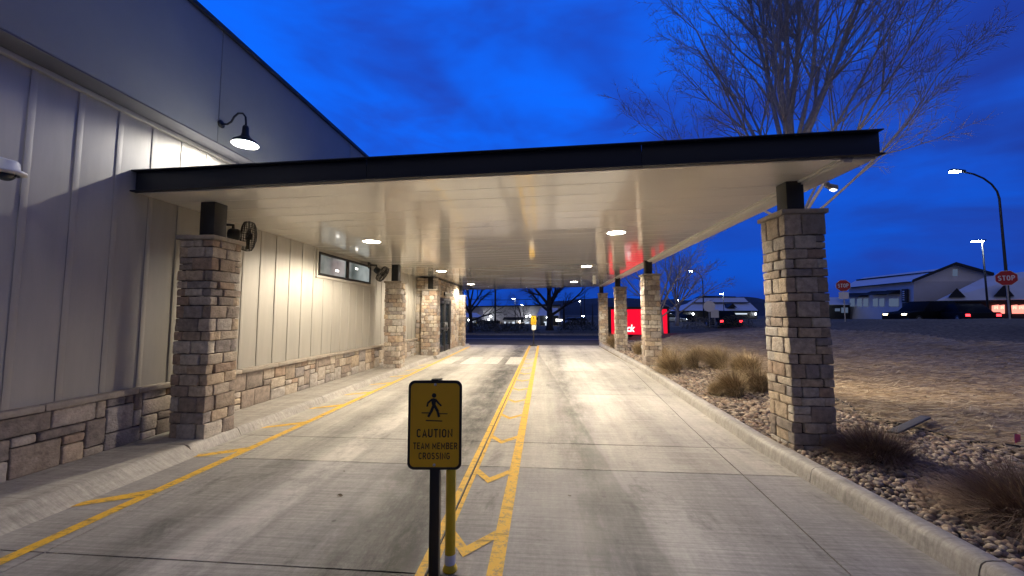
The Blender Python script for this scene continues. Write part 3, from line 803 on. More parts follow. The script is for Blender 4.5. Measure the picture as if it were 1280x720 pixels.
# columns: (x0,x1,y0,y1,z0,z1)
W = .46
column(-4.10-W, -4.10, 4.42, 4.42+W, .1, 2.60, SZ(-4.35), 'nearest stone column on the left, at the walk by the near wall fan', 21, 4, .0)
column(-4.08-W, -4.08, 10.66, 10.66+W, .1, 2.58, SZ(-4.3), 'stone column on the left walk at the far end of the high window', 22, 3)
column(-4.0-.58, -4.0, 14.1, 14.1+.5, .1, 2.58, SZ(-4.3), 'wide stone column at the near corner of the stone entrance', 23, 2)
column(-3.92-W, -3.92, 18.66, 18.66+W, .1, 2.58, SZ(-4.1), 'stone column just beyond the entrance door, left of the far street', 24, 2)
column(2.78, 2.78+W, 4.66, 4.66+W, .05, 2.83, SZ(3.0), 'large near stone column standing in the river rock on the right', 31, 4)
column(2.91, 2.91+W, 11.46, 11.46+W, .05, 2.81, SZ(3.1), 'stone column covering the right part of the red screen', 32, 3, -.05)
column(3.03, 3.03+W, 16.6, 16.6+W, .05, 2.81, SZ(3.1), 'stone column covering the left part of the red screen', 33, 2, -.1)
column(3.0, 3.0+W, 21.3, 21.3+W, .05, 2.81, SZ(3.1), 'farthest stone column on the right, where the kerb curves away', 34, 2, -.08)

# wall fans
def fan(loc, label, axis, up=1.):
    f = empty('wall_fan', loc, label, 'fan', 'black wall fans under the canopy')
    c = Vector(loc); ax = Vector(axis).normalized(); r = .225
    q = MB()
    u = ax.orthogonal().normalized(); w = ax.cross(u)
    for (rr_, h) in ((.228, 0), (.225, .04), (.21, .07), (.15, .095), (.09, .102), (.225, -.04), (.21, -.065), (.15, -.085)): q.torus(c+ax*h, ax, rr_, .0045, 32, 5)
    for k in range(36):
        a = 2*pi*k/36; rd = u*cos(a)+w*sin(a)
        q.tube([c+ax*.112+rd*.06, c+ax*.095+rd*.15, c+ax*.07+rd*.21, c+ax*.0+rd*.23, c-ax*.065+rd*.21, c-ax*.085+rd*.15, c-ax*.09+rd*.08], .0028, 4)
    q.lathe(c, ax, [(0, .116), (.07, .116), (.072, .108), (0, .106)], 20)
    q.build('cage', 'black', f, smooth=True)
    q = MB()
    for k in range(3):
        a = 2*pi*k/3; d1 = u*cos(a)+w*sin(a); d2 = -u*sin(a)+w*cos(a)
        q.extrude([c+d1*.05-d2*.03+ax*.03, c+d1*.195-d2*.065+ax*.04, c+d1*.2+d2*.07-ax*.02, c+d1*.05+d2*.04-ax*.01], ax*.004)
    q.lathe(c, ax, [(0, .06), (.05, .055), (.055, -.02), (0, -.02)], 16); q.build('blades', 'black', f)
    q = MB(); q.lathe(c, ax, [(0, -.26), (.06, -.25), (.085, -.22), (.09, -.13), (.075, -.1), (0, -.1)], 20); q.build('motor', 'black', f, smooth=True)
    m0 = c-ax*.18; wall = Vector((XW+.02, m0.y, m0.z+.05))
    q = MB(); q.tube([m0, m0+Vector((-.01, 0, .14)), wall+Vector((.03, 0, .1))], [.022, .022, .022], 8); q.box(XW+.001, XW+.03, m0.y-.06, m0.y+.06, wall.z, wall.z+.2); q.build('bracket', 'black', f, bevel=.003)
    return f
fan((-4.50, 5.45, 2.80), 'black wall fan just behind the near left stone column', (.79, .60, -.06))
fan((-4.46, 10.28, 2.74), 'black wall fan tilted down beside the far end of the high window', (.80, .2, -.55))
cb = MB(); cb.tube([(-4.12, 4.95, 2.585), (-4.2, 5.0, 2.6), (-4.3, 5.1, 2.58), (-4.42, 5.25, 2.6), (-4.5, 5.3, 2.68)], .006, 6)
tag(cb.build('power_cord', 'black', smooth=True), 'thin dark cord from the near column cap to the fan', 'cord')

# gooseneck lamps on the parapet
def goose(y, label, power):
    g0 = Vector((XU, y, 4.33)); t = empty('gooseneck_lamp', g0, label, 'lamp', 'gooseneck lamps on the parapet')
    q = MB(); q.lathe((0, 0, 0), (1, 0, 0), [(0, 0), (.055, 0), (.055, .015), (.035, .03), (0, .03)], 20); q.build('wall_plate', 'black', t, local=True, smooth=True)
    q = MB(); pts = [(.02, 0, 0), (.1, 0, -.005), (.16, .0, .03), (.2, 0, .10), (.26, 0, .15), (.33, 0, .145), (.375, 0, .09), (.385, 0, .0), (.385, 0, -.07)]
    q.tube(pts, .013, 10); q.build('arm', 'black', t, local=True, smooth=True)
    q = MB(); c = (.385, 0, -.07)
    q.lathe(c, (0, 0, -1), [(.0, -.03), (.03, -.03), (.04, .0), (.045, .09), (.06, .13), (.10, .165), (.15, .20), (.165, .235), (.165, .24), (.157, .238), (.143, .205), (.095, .172), (.055, .14)], 36)
    sh = q.build('shade', 'black', t, local=True, smooth=True)
    q = MB(); q.torus((.385, 0, -.31), (0, 0, 1), .166, .006, 36, 6); q.build('rim', 'white', sh, local=True, smooth=True)
    q = MB(); q.lathe(c, (0, 0, -1), [(.0, .175), (.03, .175), (.045, .15), (.04, .12)], 16); q.build('bulb', 'goose', t, local=True, smooth=True)
    li = bpy.data.lights.new('gooseneck_bulb', 'POINT'); li.energy = power; li.color = (1, .95, .86); li.shadow_soft_size = .02
    q = MB(); q.lathe(c, (0, 0, -1), [(.05, .135), (.09, .171), (.138, .204), (.153, .236)], 36); q.build('liner', 'white', sh, local=True, smooth=True)
    lo = bpy.data.objects.new('gooseneck_bulb', li); COL.objects.link(lo); lo.location = g0+Vector((.385, 0, -.272))
    return t
goose(4.97, 'black gooseneck barn lamp, lit, on the grey parapet above the canopy', 90)
goose(1.55, 'black gooseneck barn lamp on the parapet in front of the canopy', 14)

# security camera on the wall
d_ = ray(7, 212); c = EYE+d_*((XW+.30)/d_.x); sc_ = empty('security_camera', (XW, c.y, c.z), 'white dome security camera on an arm on the beige wall', 'camera')
cx = XW+.30
q = MB(); q.box(XW+.001, XW+.05, c.y-.07, c.y+.07, c.z-.02, c.z+.14); q.hexa([(XW+.05, c.y-.05, c.z+.03), (cx, c.y-.05, c.z+.05), (cx, c.y+.05, c.z+.05), (XW+.05, c.y+.05, c.z+.03)], [(XW+.05, c.y-.05, c.z+.1), (cx, c.y-.05, c.z+.1), (cx, c.y+.05, c.z+.1), (XW+.05, c.y+.05, c.z+.1)]); q.build('arm', 'white', sc_, bevel=.01)
q = MB(); q.lathe((cx, c.y, c.z+.1), (0, 0, -1), [(0, .02), (.065, .02), (.075, .035), (.08, .09), (.12, .11), (.122, .13), (.09, .142), (.08, .142)], 32); q.build('housing', 'white', sc_, smooth=True)
q = MB(); q.sphere((cx, c.y, c.z-.035), .062, 24, 12); q.build('dome', 'doorglass', sc_, smooth=True)
# little cylinder camera on the soffit, flood light on the gutter
q0 = empty('soffit_camera', (2.28, 17.6, SZ(2.28)), 'small white cylinder camera hanging from the far soffit', 'camera')
q = MB(); q.lathe((2.28, 17.6, SZ(2.28)), (0, 0, -1), [(0, -.01), (.1, -.01), (.1, .015), (.075, .02), (.075, .17), (.06, .19), (0, .19)], 24); q.build('housing', 'white', q0, smooth=True)
q = MB(); q.sphere((2.28, 17.6, SZ(2.28)-.18), .055, 16, 8); q.build('dome', 'black', q0, smooth=True)
fl_ = empty('flood_light', (3.46, 4.85, 3.16), 'tiny lit flood light under the gutter by the near right column', 'lamp')
q = MB(); q.box(3.402, 3.43, 4.82, 4.88, 3.14, 3.2); q.hexa([(3.43, 4.82, 3.13), (3.51, 4.80, 3.10), (3.51, 4.9, 3.10), (3.43, 4.88, 3.13)], [(3.43, 4.82, 3.18), (3.51, 4.8, 3.15), (3.51, 4.9, 3.15), (3.43, 4.88, 3.18)]); q.build('housing', 'grey', fl_, bevel=.006)
q = MB(); q.hexa([(3.46, 4.825, 3.108), (3.505, 4.82, 3.092), (3.505, 4.88, 3.092), (3.46, 4.875, 3.108)], [(3.46, 4.825, 3.118), (3.505, 4.82, 3.102), (3.505, 4.88, 3.102), (3.46, 4.875, 3.118)]); q.build('lens', 'signglow', fl_)
li = bpy.data.lights.new('flood_lamp', 'SPOT'); li.energy = 1350; li.color = (1, .82, .62); li.spot_size = radians(78); li.spot_blend = .7; li.shadow_soft_size = .04
lo = bpy.data.objects.new('flood_lamp', li); COL.objects.link(lo); lo.location = (3.53, 4.86, 3.09); lo.rotation_euler = Vector((1, 1.2, -.23)).to_track_quat('-Z', 'Y').to_euler()

# ------------------------------------------------------------------ caution signs
def rrect(w, h, r, n=6):
    out = []
    for cx_, cz_, a0 in ((w/2-r, h/2-r, 0), (-w/2+r, h/2-r, 90), (-w/2+r, -h/2+r, 180), (w/2-r, -h/2+r, 270)):
        for i in range(n+1):
            a = radians(a0+90*i/n); out.append((cx_+r*cos(a), cz_+r*sin(a)))
    return out
def walker(mb, s, cx_, cz_, y):
    def poly(pts, k): mb.add([(cx_+a*s, y-.0002*k, cz_+b*s) for a, b in pts], [tuple(range(len(pts)))])
    def limb(p, q, w, k):
        p = Vector(p); q = Vector(q); t = (q-p).normalized(); n_ = Vector((-t.y, t.x))*w/2
        poly([tuple(p-n_-t*w*.3), tuple(q-n_+t*w*.3), tuple(q+n_+t*w*.3), tuple(p+n_-t*w*.3)], k)
    poly([(.02+.115*cos(2*pi*i/16), .93+.115*sin(2*pi*i/16)) for i in range(16)], 0)
    poly([(-.13, .76), (.0, .80), (.13, .74), (.1, .40), (-.06, .38), (-.10, .55)], 1)
    limb((-.1, .72), (-.28, .56), .1, 2); limb((-.28, .56), (-.32, .40), .085, 3)
    limb((.1, .72), (.24, .56), .1, 4); limb((.24, .56), (.38, .43), .085, 5)
    limb((-.0, .42), (-.10, .16), .14, 6); limb((-.10, .16), (-.24, -.10), .12, 7)
    limb((.06, .42), (.20, .18), .14, 8); limb((.20, .18), (.28, -.10), .12, 9)
    limb((-.58, .07), (-.22, .07), .045, 10); limb((.30, .03), (.7, .03), .045, 11); limb((-.36, -.30), (.44, -.33), .05, 12)
def caution(base, w, h, zc, yawz, label, post_h, paper, post='black'):
    t = empty('crossing_sign', base, label, 'sign', 'pedestrian crossing signs on stands')
    t.rotation_euler = (0, 0, yawz)
    q = MB(); a = rrect(w, h, .035); q.hexa([(x, 0, zc+z) for x, z in a], [(x, .012, zc+z) for x, z in a])
    q.box(-.018, .018, .0, .012, zc+h/2-.002, zc+h/2+.008)
    pn = q.build('border', 'black', t, local=True)
    q = MB(); a = rrect(w-.028, h-.03, .026); q.hexa([(x, -.002, zc+z) for x, z in a], [(x, -.0005, zc+z) for x, z in a]); fc = q.build('panel', 'yellow', t, local=True)
    q = MB(); walker(q, w*.37, -.008, zc+h*.12, -.003); q.build('walking_figure', 'black', fc, local=True)
    for txt, ww, hh, zz, xx in (('CAUTION', .665*w, .095*h, -.092*h, .0), ('TEAM MEMBER', .82*w, .075*h, -.233*h, .005), ('CROSSING', .58*w, .075*h, -.345*h, .0)):
        v, f = capitals(txt, ww, hh); q = MB(); q.add([(x+xx, -.0032+y_, z+zc+zz) for x, y_, z in v], f); q.build('lettering', 'black', fc, local=True)
    for zz in (.455*h, -.445*h): q = MB(); q.lathe((0, -.002, zc+zz), (0, -1, 0), [(0.008, 0), (.008, .003), (.004, .005), (0, .005)], 10); q.build('bolt', 'steel', fc, local=True, smooth=True)
    q = MB(); q.box(-.028, .028, .013, .069, .02, post_h); q.build('post', 'black', t, local=True, bevel=.003)
    q = MB(); q.lathe((0, .04, 0), (0, 0, 1), [(0, 0), (.2, 0), (.2, .02), (.17, .045), (.06, .06), (.05, .1), (0, .1)], 28); q.build('base', 'rubber', t, local=True, smooth=True)
    if paper:
        q = MB(); q.box(-.1, .12, -.004, -.0005, zc-h/2-.27, zc-h/2-.012); q.build('notice', 'paper', t, local=True)
    return t
s1 = P(543.5, 531, 2.17)
caution((s1.x, s1.y, 0), .303, .492, s1.z, YAW*.9, 'black and yellow caution sign close to the camera with walking figure', s1.z+.25, False)
s2 = P(667, 412, 20.2)
caution((s2.x, s2.y, 0), .30, .48, 1.6-.32+.06, YAW*.3, 'small far yellow crossing sign with white notice at the end of the lane lines', 1.45, True)
# slim yellow channelizer behind the near sign
y0 = P(562.5, 712, 2.42); dl = empty('channelizer_post', (y0.x, y0.y, 0), 'slim yellow plastic post right behind the near caution sign', 'post')
q = MB(); q.lathe((0, 0, 0), (0, 0, 1), [(.034, .035), (.033, .1), (.031, .5), (.031, .93), (.025, .955), (0, .96)], 20); q.build('tube', 'ypost', dl, local=True, smooth=True)
q = MB(); q.lathe((0, 0, 0), (0, 0, 1), [(.0355, .045), (.0355, .105)], 20); q.build('reflective_band', 'retro', dl, local=True, smooth=True)
q = MB(); q.lathe((0, 0, 0), (0, 0, 1), [(0, .004), (.046, .004), (.046, .012), (.038, .03), (.034, .04), (0, .04)], 24); q.build('base', 'ypost', dl, local=True, smooth=True)

# ------------------------------------------------------------------ gravel bed (river rock)
rb = MB(); bed_r = lambda y: lerp_tab([(-6, 5.2), (3, 5.3), (4.6, 5.2), (6, 4.75), (8, 4.75), (10, 5.05), (13, 5.0), (17, 5.4), (21.5, 6.2)], y)
yy = [-6+i*.5 for i in range(58)]
vs = []; 
for y in yy:
    for k in range(5): x = curb_r(min(y, 20.5))+.16+(bed_r(y)-curb_r(min(y, 20.5))-.16)*k/4; vs.append((x, y, max(.085, gh(x, y)+.012)))
rb.add(vs, [(j*5+k, j*5+k+1, (j+1)*5+k+1, (j+1)*5+k) for j in range(len(yy)-1) for k in range(4)])
tag(rb.build('rock_bed', 'rockbed', origin=(0, 0, 0), smooth=True), kind='structure')
ico = bmesh.new(); bmesh.ops.create_icosphere(ico, subdivisions=2, radius=1); IV = [v.co.copy() for v in ico.verts]; IF = [tuple(v.index for v in f.verts) for f in ico.faces]; ico.free()
ico = bmesh.new(); bmesh.ops.create_icosphere(ico, subdivisions=1, radius=1); JV = [v.co.copy() for v in ico.verts]; JF = [tuple(v.index for v in f.verts) for f in ico.faces]; ico.free()
pb = MB(); rr = random.Random(9)
def in_col(x, y): return any(a-.02 < x < a+W+.02 and b_-.02 < y < b_+W+.02 for a, b_ in ((2.78, 4.66), (2.91, 11.46), (3.03, 16.6), (3.0, 21.3)))
y = 1.2
while y < 21.4:
    dens = 1.0 if y < 9 else .8 if y < 14 else .6
    step = .038 if y < 6 else .052 if y < 11 else .075
    x = curb_r(min(y, 20.5))+.2
    xe = bed_r(y)+rr.uniform(-.12, .15)
    while x < xe:
        px, py = x+rr.uniform(-.035, .035), y+rr.uniform(-.035, .035)
        if not in_col(px, py):
            s = step*rr.uniform(.42, .72) if rr.random() < .82 else step*rr.uniform(.72, 1.0)
            sx, sy, sz = s*rr.uniform(.85, 1.35), s*rr.uniform(.75, 1.1), s*rr.uniform(.5, .8)
            rot = Matrix.Rotation(rr.random()*6.28, 3, 'Z') @ Matrix.Rotation(rr.uniform(-.5, .5), 3, 'X') @ Matrix.Rotation(rr.uniform(-.5, .5), 3, 'Y')
            sd = Vector((rr.random()*50, rr.random()*50, rr.random()*50)); V_, F_ = (IV, IF) if y < 7.5 else (JV, JF)
            zc = max(.085, gh(px, py)+.012)+sz*.35+rr.uniform(0, .022)
            pb.add([Vector((px, py, zc))+rot @ Vector((v.x*sx, v.y*sy, v.z*sz))*(1+.22*noise.noise(v*1.1+sd)) for v in V_], F_)
        x += step*rr.uniform(.85, 1.15)
    y += step*.9
tag(pb.build('river_rock', 'rock', origin=(0, 0, 0), smooth=True), kind='stuff')

# straw erosion blanket laid on the slope
sm = MB(); nxs, nys = 70, 80; grid = {}
def straw_out(px): return lerp_tab([(780, 428), (830, 424), (870, 412), (945, 411), (1040, 413), (1140, 418), (1200, 427), (1300, 431), (1500, 440)], px)
def inside_straw(x, y):
    if x < bed_r(y)-.15: return False
    v = Vector((x, y, gh(x, y)))-EYE; d = v.dot(FWD)
    if d < .5: return y > 1
    px = 640+FPX*v.dot(RGT)/d; py = 360-FPX*v.dot(UPV)/d
    return py > straw_out(px)
sx0, sx1, sy0, sy1 = 4.4, 24, 1, 24.4; st_ = .16; sty = .065
def sv(i, j):
    if (i, j) not in grid:
        x, y = sx0+i*st_, sy0+j*sty
        z = gh(x, y)+.03+.026*(1+noise.noise(Vector((x*.7, y*.7, 9))))*sin(y*24+1.6*sin(x*.9)+.5*x+2.5*noise.noise(Vector((x*.5, y*1.2, 5))))+.03*noise.noise(Vector((x*1.4, y*1.4, 0)))+.045*noise.noise(Vector((x*2.5, y*8, 0)))
        grid[(i, j)] = len(sm.v); sm.v.append(Vector((x, y, z)))
    return grid[(i, j)]
for i in range(int((sx1-sx0)/st_)):
    for j in range(int((sy1-sy0)/sty)):
        if inside_straw(sx0+(i+.5)*st_, sy0+(j+.5)*sty): sm.f.append((sv(i, j), sv(i+1, j), sv(i+1, j+1), sv(i, j+1))); sm.m.append(0)
rr = random.Random(4)
for k in range(42000):
    t = rr.random(); x = 4.5+16*t**1.5; y = 1.5+18*rr.random()**1.3
    if not inside_straw(x, y): continue
    L_ = rr.uniform(.08, .26); a = rr.gauss(.1, .45) if rr.random() < .75 else rr.random()*6.28
    c = Vector((x, y, gh(x, y)+.06+rr.uniform(0, .04)+.03*noise.noise(Vector((x*1.4, y*1.4, 0))))); d = Vector((cos(a), sin(a), rr.uniform(-.25, .25)))*L_/2; w = Vector((-sin(a), cos(a), .3))*rr.uniform(.003, .008)
    sm.add([c-d-w, c-d+w, c+d+w, c+d-w], [(0, 1, 2, 3)], 1)
tag(sm.build('straw_blanket', ['straw', 'strand'], origin=(0, 0, 0), smooth=True), kind='stuff')

# edging, board, flag at the edge of the bed
ed = MB(); pts = [(4.95, 8.4), (5.02, 7.2), (4.9, 6.6), (4.72, 6.0), (4.75, 5.6), (4.95, 5.2), (5.3, 4.85), (5.7, 4.5), (6.3, 4.1)]
for i in range(len(pts)-1):
    a, c = Vector((*pts[i], 0)), Vector((*pts[i+1], 0)); n_ = (c-a).cross(Vector((0, 0, 1))).normalized()*.022
    za, zc = gh(a.x, a.y), gh(c.x, c.y)
    ed.hexa([(a.x-n_.x, a.y-n_.y, za), (c.x-n_.x, c.y-n_.y, zc), (c.x+n_.x, c.y+n_.y, zc), (a.x+n_.x, a.y+n_.y, za)],
            [(a.x-n_.x*.6, a.y-n_.y*.6, za+.07+.03*sin(i*2.1)), (c.x-n_.x*.6, c.y-n_.y*.6, zc+.07+.03*sin(i*2.1+2.1)), (c.x+n_.x*.2, c.y+n_.y*.2, zc+.07+.03*sin(i*2.1+2.1)), (a.x+n_.x*.2, a.y+n_.y*.2, za+.07+.03*sin(i*2.1))])
tag(ed.build('landscape_edging', 'rubber', bevel=.004), 'black buckled landscape edging between river rock and straw', 'edging')
bd = MB(); a = hit(1116, 545, .1); c = hit(1158, 527, .1); t = (c-a); n_ = Vector((-t.y, t.x, 0)).normalized()*.05
bd.hexa([a-n_+Vector((0, 0, .03)), a+n_+Vector((0, 0, .03)), c+n_+Vector((0, 0, .05)), c-n_+Vector((0, 0, .05))], [a-n_+Vector((0, 0, .055)), a+n_+Vector((0, 0, .055)), c+n_+Vector((0, 0, .075)), c-n_+Vector((0, 0, .075))])
tag(bd.build('board', 'wood', bevel=.004), 'grey weathered board lying across the black edging', 'board')
fg = hit(1268, 556, .05); fe = empty('marker_flag', fg, 'small pink utility marker flag beside the edging', 'flag')
q = MB(); q.tube([(0, 0, 0), (.01, 0, .12)], .002, 5); q.build('wire', 'steel', fe, local=True)
q = MB(); q.extrude([(.01, 0, .02), (.10, .03, .03), (.095, .02, .11), (.01, 0, .12)], (0, .002, 0)); q.build('cloth', 'pinkflag', fe, local=True)

# ------------------------------------------------------------------ ornamental grasses
def clump_mesh(n, h, spread, lean, rnd, width=.0028, br=.16):
    """a dome of arching blades rooted over a broad crown"""
    mb = MB()
    for k in range(n):
        a = rnd.random()*6.28; f = rnd.random()**.6; b0 = Vector((f*br*cos(a), f*br*sin(a), 0))
        out = Vector((cos(a), sin(a), 0)); L_ = h*rnd.uniform(.5, 1.05)*(1-.22*f); sp = spread*f*rnd.uniform(.6, 1.3); w = width*rnd.uniform(.7, 1.4)
        dirn = (Vector((0, 0, 1))+out*sp+Vector(lean)*rnd.uniform(.3, 1.3)+Vector((rnd.gauss(0, .14), rnd.gauss(0, .14), 0))).normalized(); p = b0; pts = [p]
        droop = rnd.uniform(.15, .8)*(.35+f)
        for i in range(5):
            p = p+dirn*L_/5; pts.append(p); dirn = (dirn+(out*.35+Vector(lean)*.9)*droop*.45+Vector((rnd.gauss(0, .1), rnd.gauss(0, .1), -droop*.48))).normalized()
        b_ = a+rnd.uniform(-1.2, 1.2); sd = Vector((-sin(b_), cos(b_), 0))*w
        vs = []
        for i, q in enumerate(pts): s_ = (1, 1, .9, .75, .5, .1)[i]; vs += [q-sd*s_, q+sd*s_]
        mb.add(vs, [(2*i, 2*i+1, 2*i+3, 2*i+2) for i in range(5)])
    return mb
rr = random.Random(12)
protos = []
GS = [  # px, py of the base, height, label
    (842, 468, .78, 'dry ornamental grass clump low and spreading beside the covered red screen column'),
    (868, 462, .66, 'pale dry grass tuft between two larger clumps behind the river rock strip'),
    (902, 462, .85, 'upright dark-backed dry grass clump in the middle of the row'),
    (936, 472, .88, 'tall leaning dry grass clump just left of the near right column'),
    (921, 498, .60, 'round dense dry grass clump nearest the kerb in the rock strip'),
    (950, 492, .66, 'dry grass clump partly hidden by the near right column'),
    (896, 496, .34, 'small reddish dry grass tuft beside the round dense clump'),
    (826, 452, .72, 'dry grass clump touching the foot of the column over the red screen'),
    (876, 452, .62, 'dry grass clump at the back of the row against the straw'),
]
for i, (px, py, h, lab) in enumerate(GS):
    p = hit(px, py, .03); h *= .98
    if i < 3:
        t = clump_mesh(2600, 1.0, (.62, .36, .30)[i], (-.24, .0, 0), rr, .0034, (.2, .17, .15)[i]).build('ornamental_grass', 'blade', origin=(0, 0, 0)); protos.append(t)
    else:
        t = protos[(0, 1, 2, 1, 2, 1, 0, 0, 0)[i]].copy(); COL.objects.link(t)
    t.location = (p.x, p.y, gh(p.x, p.y)+.04); t.scale = (h*rr.uniform(.8, 1.25), h*rr.uniform(.8, 1.2), h*rr.uniform(.9, 1.1)); t.rotation_euler = (rr.uniform(-.12, .12), rr.uniform(-.28, .05), rr.uniform(-.6, .6))
    tag(t, lab, 'grass clump', 'dry ornamental grasses along the right kerb', 'thing')
for px, py, h, lab in ((1092, 575, .44, 'dark brown grass mound at the foot of the near right column'), (1290, 655, .52, 'dark reddish grass mound at the right edge of the rock bed')):
    p = hit(px, py, .04)
    t = clump_mesh(4200, 1.0, .8, (-.25, .05, 0), rr, .0030, .42).build('grass_mound', 'shrubblade', origin=(0, 0, 0)); t.location = (p.x, p.y, .1); t.scale = (h*1.25, h*1.25, h)
    tag(t, lab, 'grass clump', 'dark grass mounds in the rock bed', 'thing')
# plants by the far columns under the red screen
for px, d, h, lab in ((768, 17.6, .8, 'dry grass clump between the two far right columns'), (797, 14.6, .62, 'dark grass clump under the red screen between two columns')):
    p = P(px, 430, d); t = protos[1].copy(); COL.objects.link(t); t.location = (p.x, p.y, .12); t.scale = (h, h, h); t.rotation_euler = (0, 0, 1.7+d)
    tag(t, lab, 'grass clump', 'dry ornamental grasses along the right kerb', 'thing')

# small debris on the drive
def leaf(px, py, s, lab):
    d = ray(px, py); p = EYE+d*(-CAMZ/d.z); mb = MB(); n = 7; vs = []; 
    for i in range(n+1):
        a = i/n; w = s*.3*sin(pi*min(1, a*1.02))+.0015; z = .006+.35*s*abs(a-.5)**1.5+.1*s*sin(a*7)
        vs += [(p.x+(a-.5)*s, p.y-w+.3*s*sin(a*3), z), (p.x+(a-.5)*s, p.y+.3*s*sin(a*3), z*.6+.002), (p.x+(a-.5)*s, p.y+w+.3*s*sin(a*3), z*1.15)]
    mb.add(vs, [(i*3+k, i*3+k+1, i*3+k+4, i*3+k+3) for i in range(n) for k in range(2)])
    tag(mb.build('dry_leaf', 'deadleaf', smooth=True), lab, 'leaf', 'dry leaves on the driveway')
leaf(425, 621, .055, 'curled dark dry leaf on the left lane')
leaf(430, 590, .02, 'tiny pale dry scrap farther up the left lane')
leaf(712, 621, .03, 'dark dry scrap on the right lane near the yellow line')
leaf(898, 530, .06, 'brown dry leaves against the right kerb')

# ------------------------------------------------------------------ bare trees
def grow(mb, tw, rnd, p, d, L_, r, lev, maxlev, cfg):
    n = 6 if lev < 2 else 4; pts = [p]; rad = [r]; seg = L_/n; kids = []
    for i in range(n):
        d = (d+Vector((rnd.gauss(0, 1), rnd.gauss(0, 1), rnd.gauss(0, 1)))*cfg['wig']*(1+.3*lev)+Vector((0, 0, cfg['up'][min(lev, len(cfg['up'])-1)]))).normalized()
        p = p+d*seg; pts.append(p); rad.append(r*(1-.72*(i+1)/n)); 
        if i > 0: kids.append((p, d, rad[-1], (i+1)/n))
    (mb if lev <= 1 else tw).tube(pts, rad, 7 if lev == 0 else 5 if lev == 1 else 3, caps=lev < 2)
    if lev >= maxlev: return
    nk = cfg['kids'][lev]
    for k in range(nk):
        q, dd, rr_, f = kids[min(len(kids)-1, int(len(kids)*(k+.5+rnd.uniform(-.4, .4))/nk))]
        side = dd.orthogonal().normalized(); side.rotate(Matrix.Rotation(rnd.random()*6.28 if lev < 2 else rnd.choice((0., pi))+rnd.gauss(0, .7), 3, dd))
        ang = cfg['ang'][lev]*rnd.uniform(.7, 1.25); nd = (dd*cos(ang)+side*sin(ang)).normalized()
        grow(mb, tw, rnd, q, nd, L_*cfg['ratio'][lev]*rnd.uniform(.7, 1.1)*(1.15-.45*f), max(rr_*.62, cfg['rmin']), lev+1, maxlev, cfg)

def bare_tree(base, h, label, seed, cfg, trunk_h, r, stems, bark, maxlev, group='bare winter trees'):
    rnd = random.Random(seed); t = empty('bare_tree', base, label, 'tree', group)
    tk = MB(); tw = MB(); br = MB()
    top = Vector((rnd.gauss(0, .06), rnd.gauss(0, .06), trunk_h)); n = 8; pts = []; rad = []
    for i in range(n+1):
        f = i/n; pts.append(Vector((top.x*f+.03*sin(f*5), top.y*f, trunk_h*f-.15*(i == 0)))); rad.append(r*(1.35-.6*f) if i else r*1.7)
    tk.tube(pts, rad, 12); tk.build('trunk', bark, t, local=True, smooth=True)
    for k in range(stems):
        f = cfg['fork'][0]+(cfg['fork'][1]-cfg['fork'][0])*(k+.5)/stems; i = int(f*n); p = pts[min(i, n)]
        a = k*2.399+rnd.uniform(-.3, .3); tilt = cfg['tilt'][0]+(cfg['tilt'][1]-cfg['tilt'][0])*(1-(k+.5)/stems)
        tilt *= rnd.uniform(.85, 1.15)
        d = Vector((sin(tilt)*cos(a), sin(tilt)*sin(a), cos(tilt)))
        grow(br, tw, rnd, p, d, h*cfg['limb']*rnd.uniform(.8, 1.1), r*(.27+.2*(k+.5)/stems if stems == 21 else .55)*rnd.uniform(.8, 1.1), 0, maxlev, cfg)
    br.build('limbs', bark, t, local=True, smooth=True)
    tw.build('twigs', bark, t, local=True)
    return t
CFG1 = dict(wig=.05, up=(.055, .05, .03, -.02), kids=(11, 11, 8), ang=(.5, .58, .65), ratio=(.46, .44, .5), rmin=.005, fork=(.52, 1.0), tilt=(.06, .84), limb=.50)
tb = P(1003, 420, 12.2)
bare_tree((tb.x, tb.y, gh(tb.x, tb.y)), 15., 'big bare winter tree rising behind the near right column above the canopy', 8, CFG1, 8.4, .19, 21, 'bark', 3)
CFG2 = dict(wig=.07, up=(.02, .03, .02, 0), kids=(7, 8, 6), ang=(.55, .6, .65), ratio=(.5, .48, .5), rmin=.008, fork=(.45, 1.0), tilt=(.2, 1.15), limb=.55)
def far_tree(px, py, d, h, lab, seed, r, tf=.45, bark='darkbark', stems=9, lv=3):
    p = P(px, py, d); bare_tree((p.x, p.y, p.z), h, lab, seed, CFG2, h*tf, r, stems, bark, lv)
far_tree(588, 417, 34, 6.6, 'dark bare tree beyond the street, just right of the last left column', 41, .15)
far_tree(687, 413, 39, 8.5, 'wide dark bare tree with thick trunk in the middle of the far planter', 42, .28)
far_tree(846, 405, 33, 7.5, 'bare tree right of the red screen before the low roof', 43, .12, .3, 'bark', 11)
far_tree(826, 415, 22, 7.2, 'thin bare tree rising behind the column over the red screen', 44, .1, .3, 'bark', 8)
far_tree(652, 411, 45, 4.2, 'small bare tree left of the far crossing sign', 45, .08, .3, 'darkbark', 8, 2)

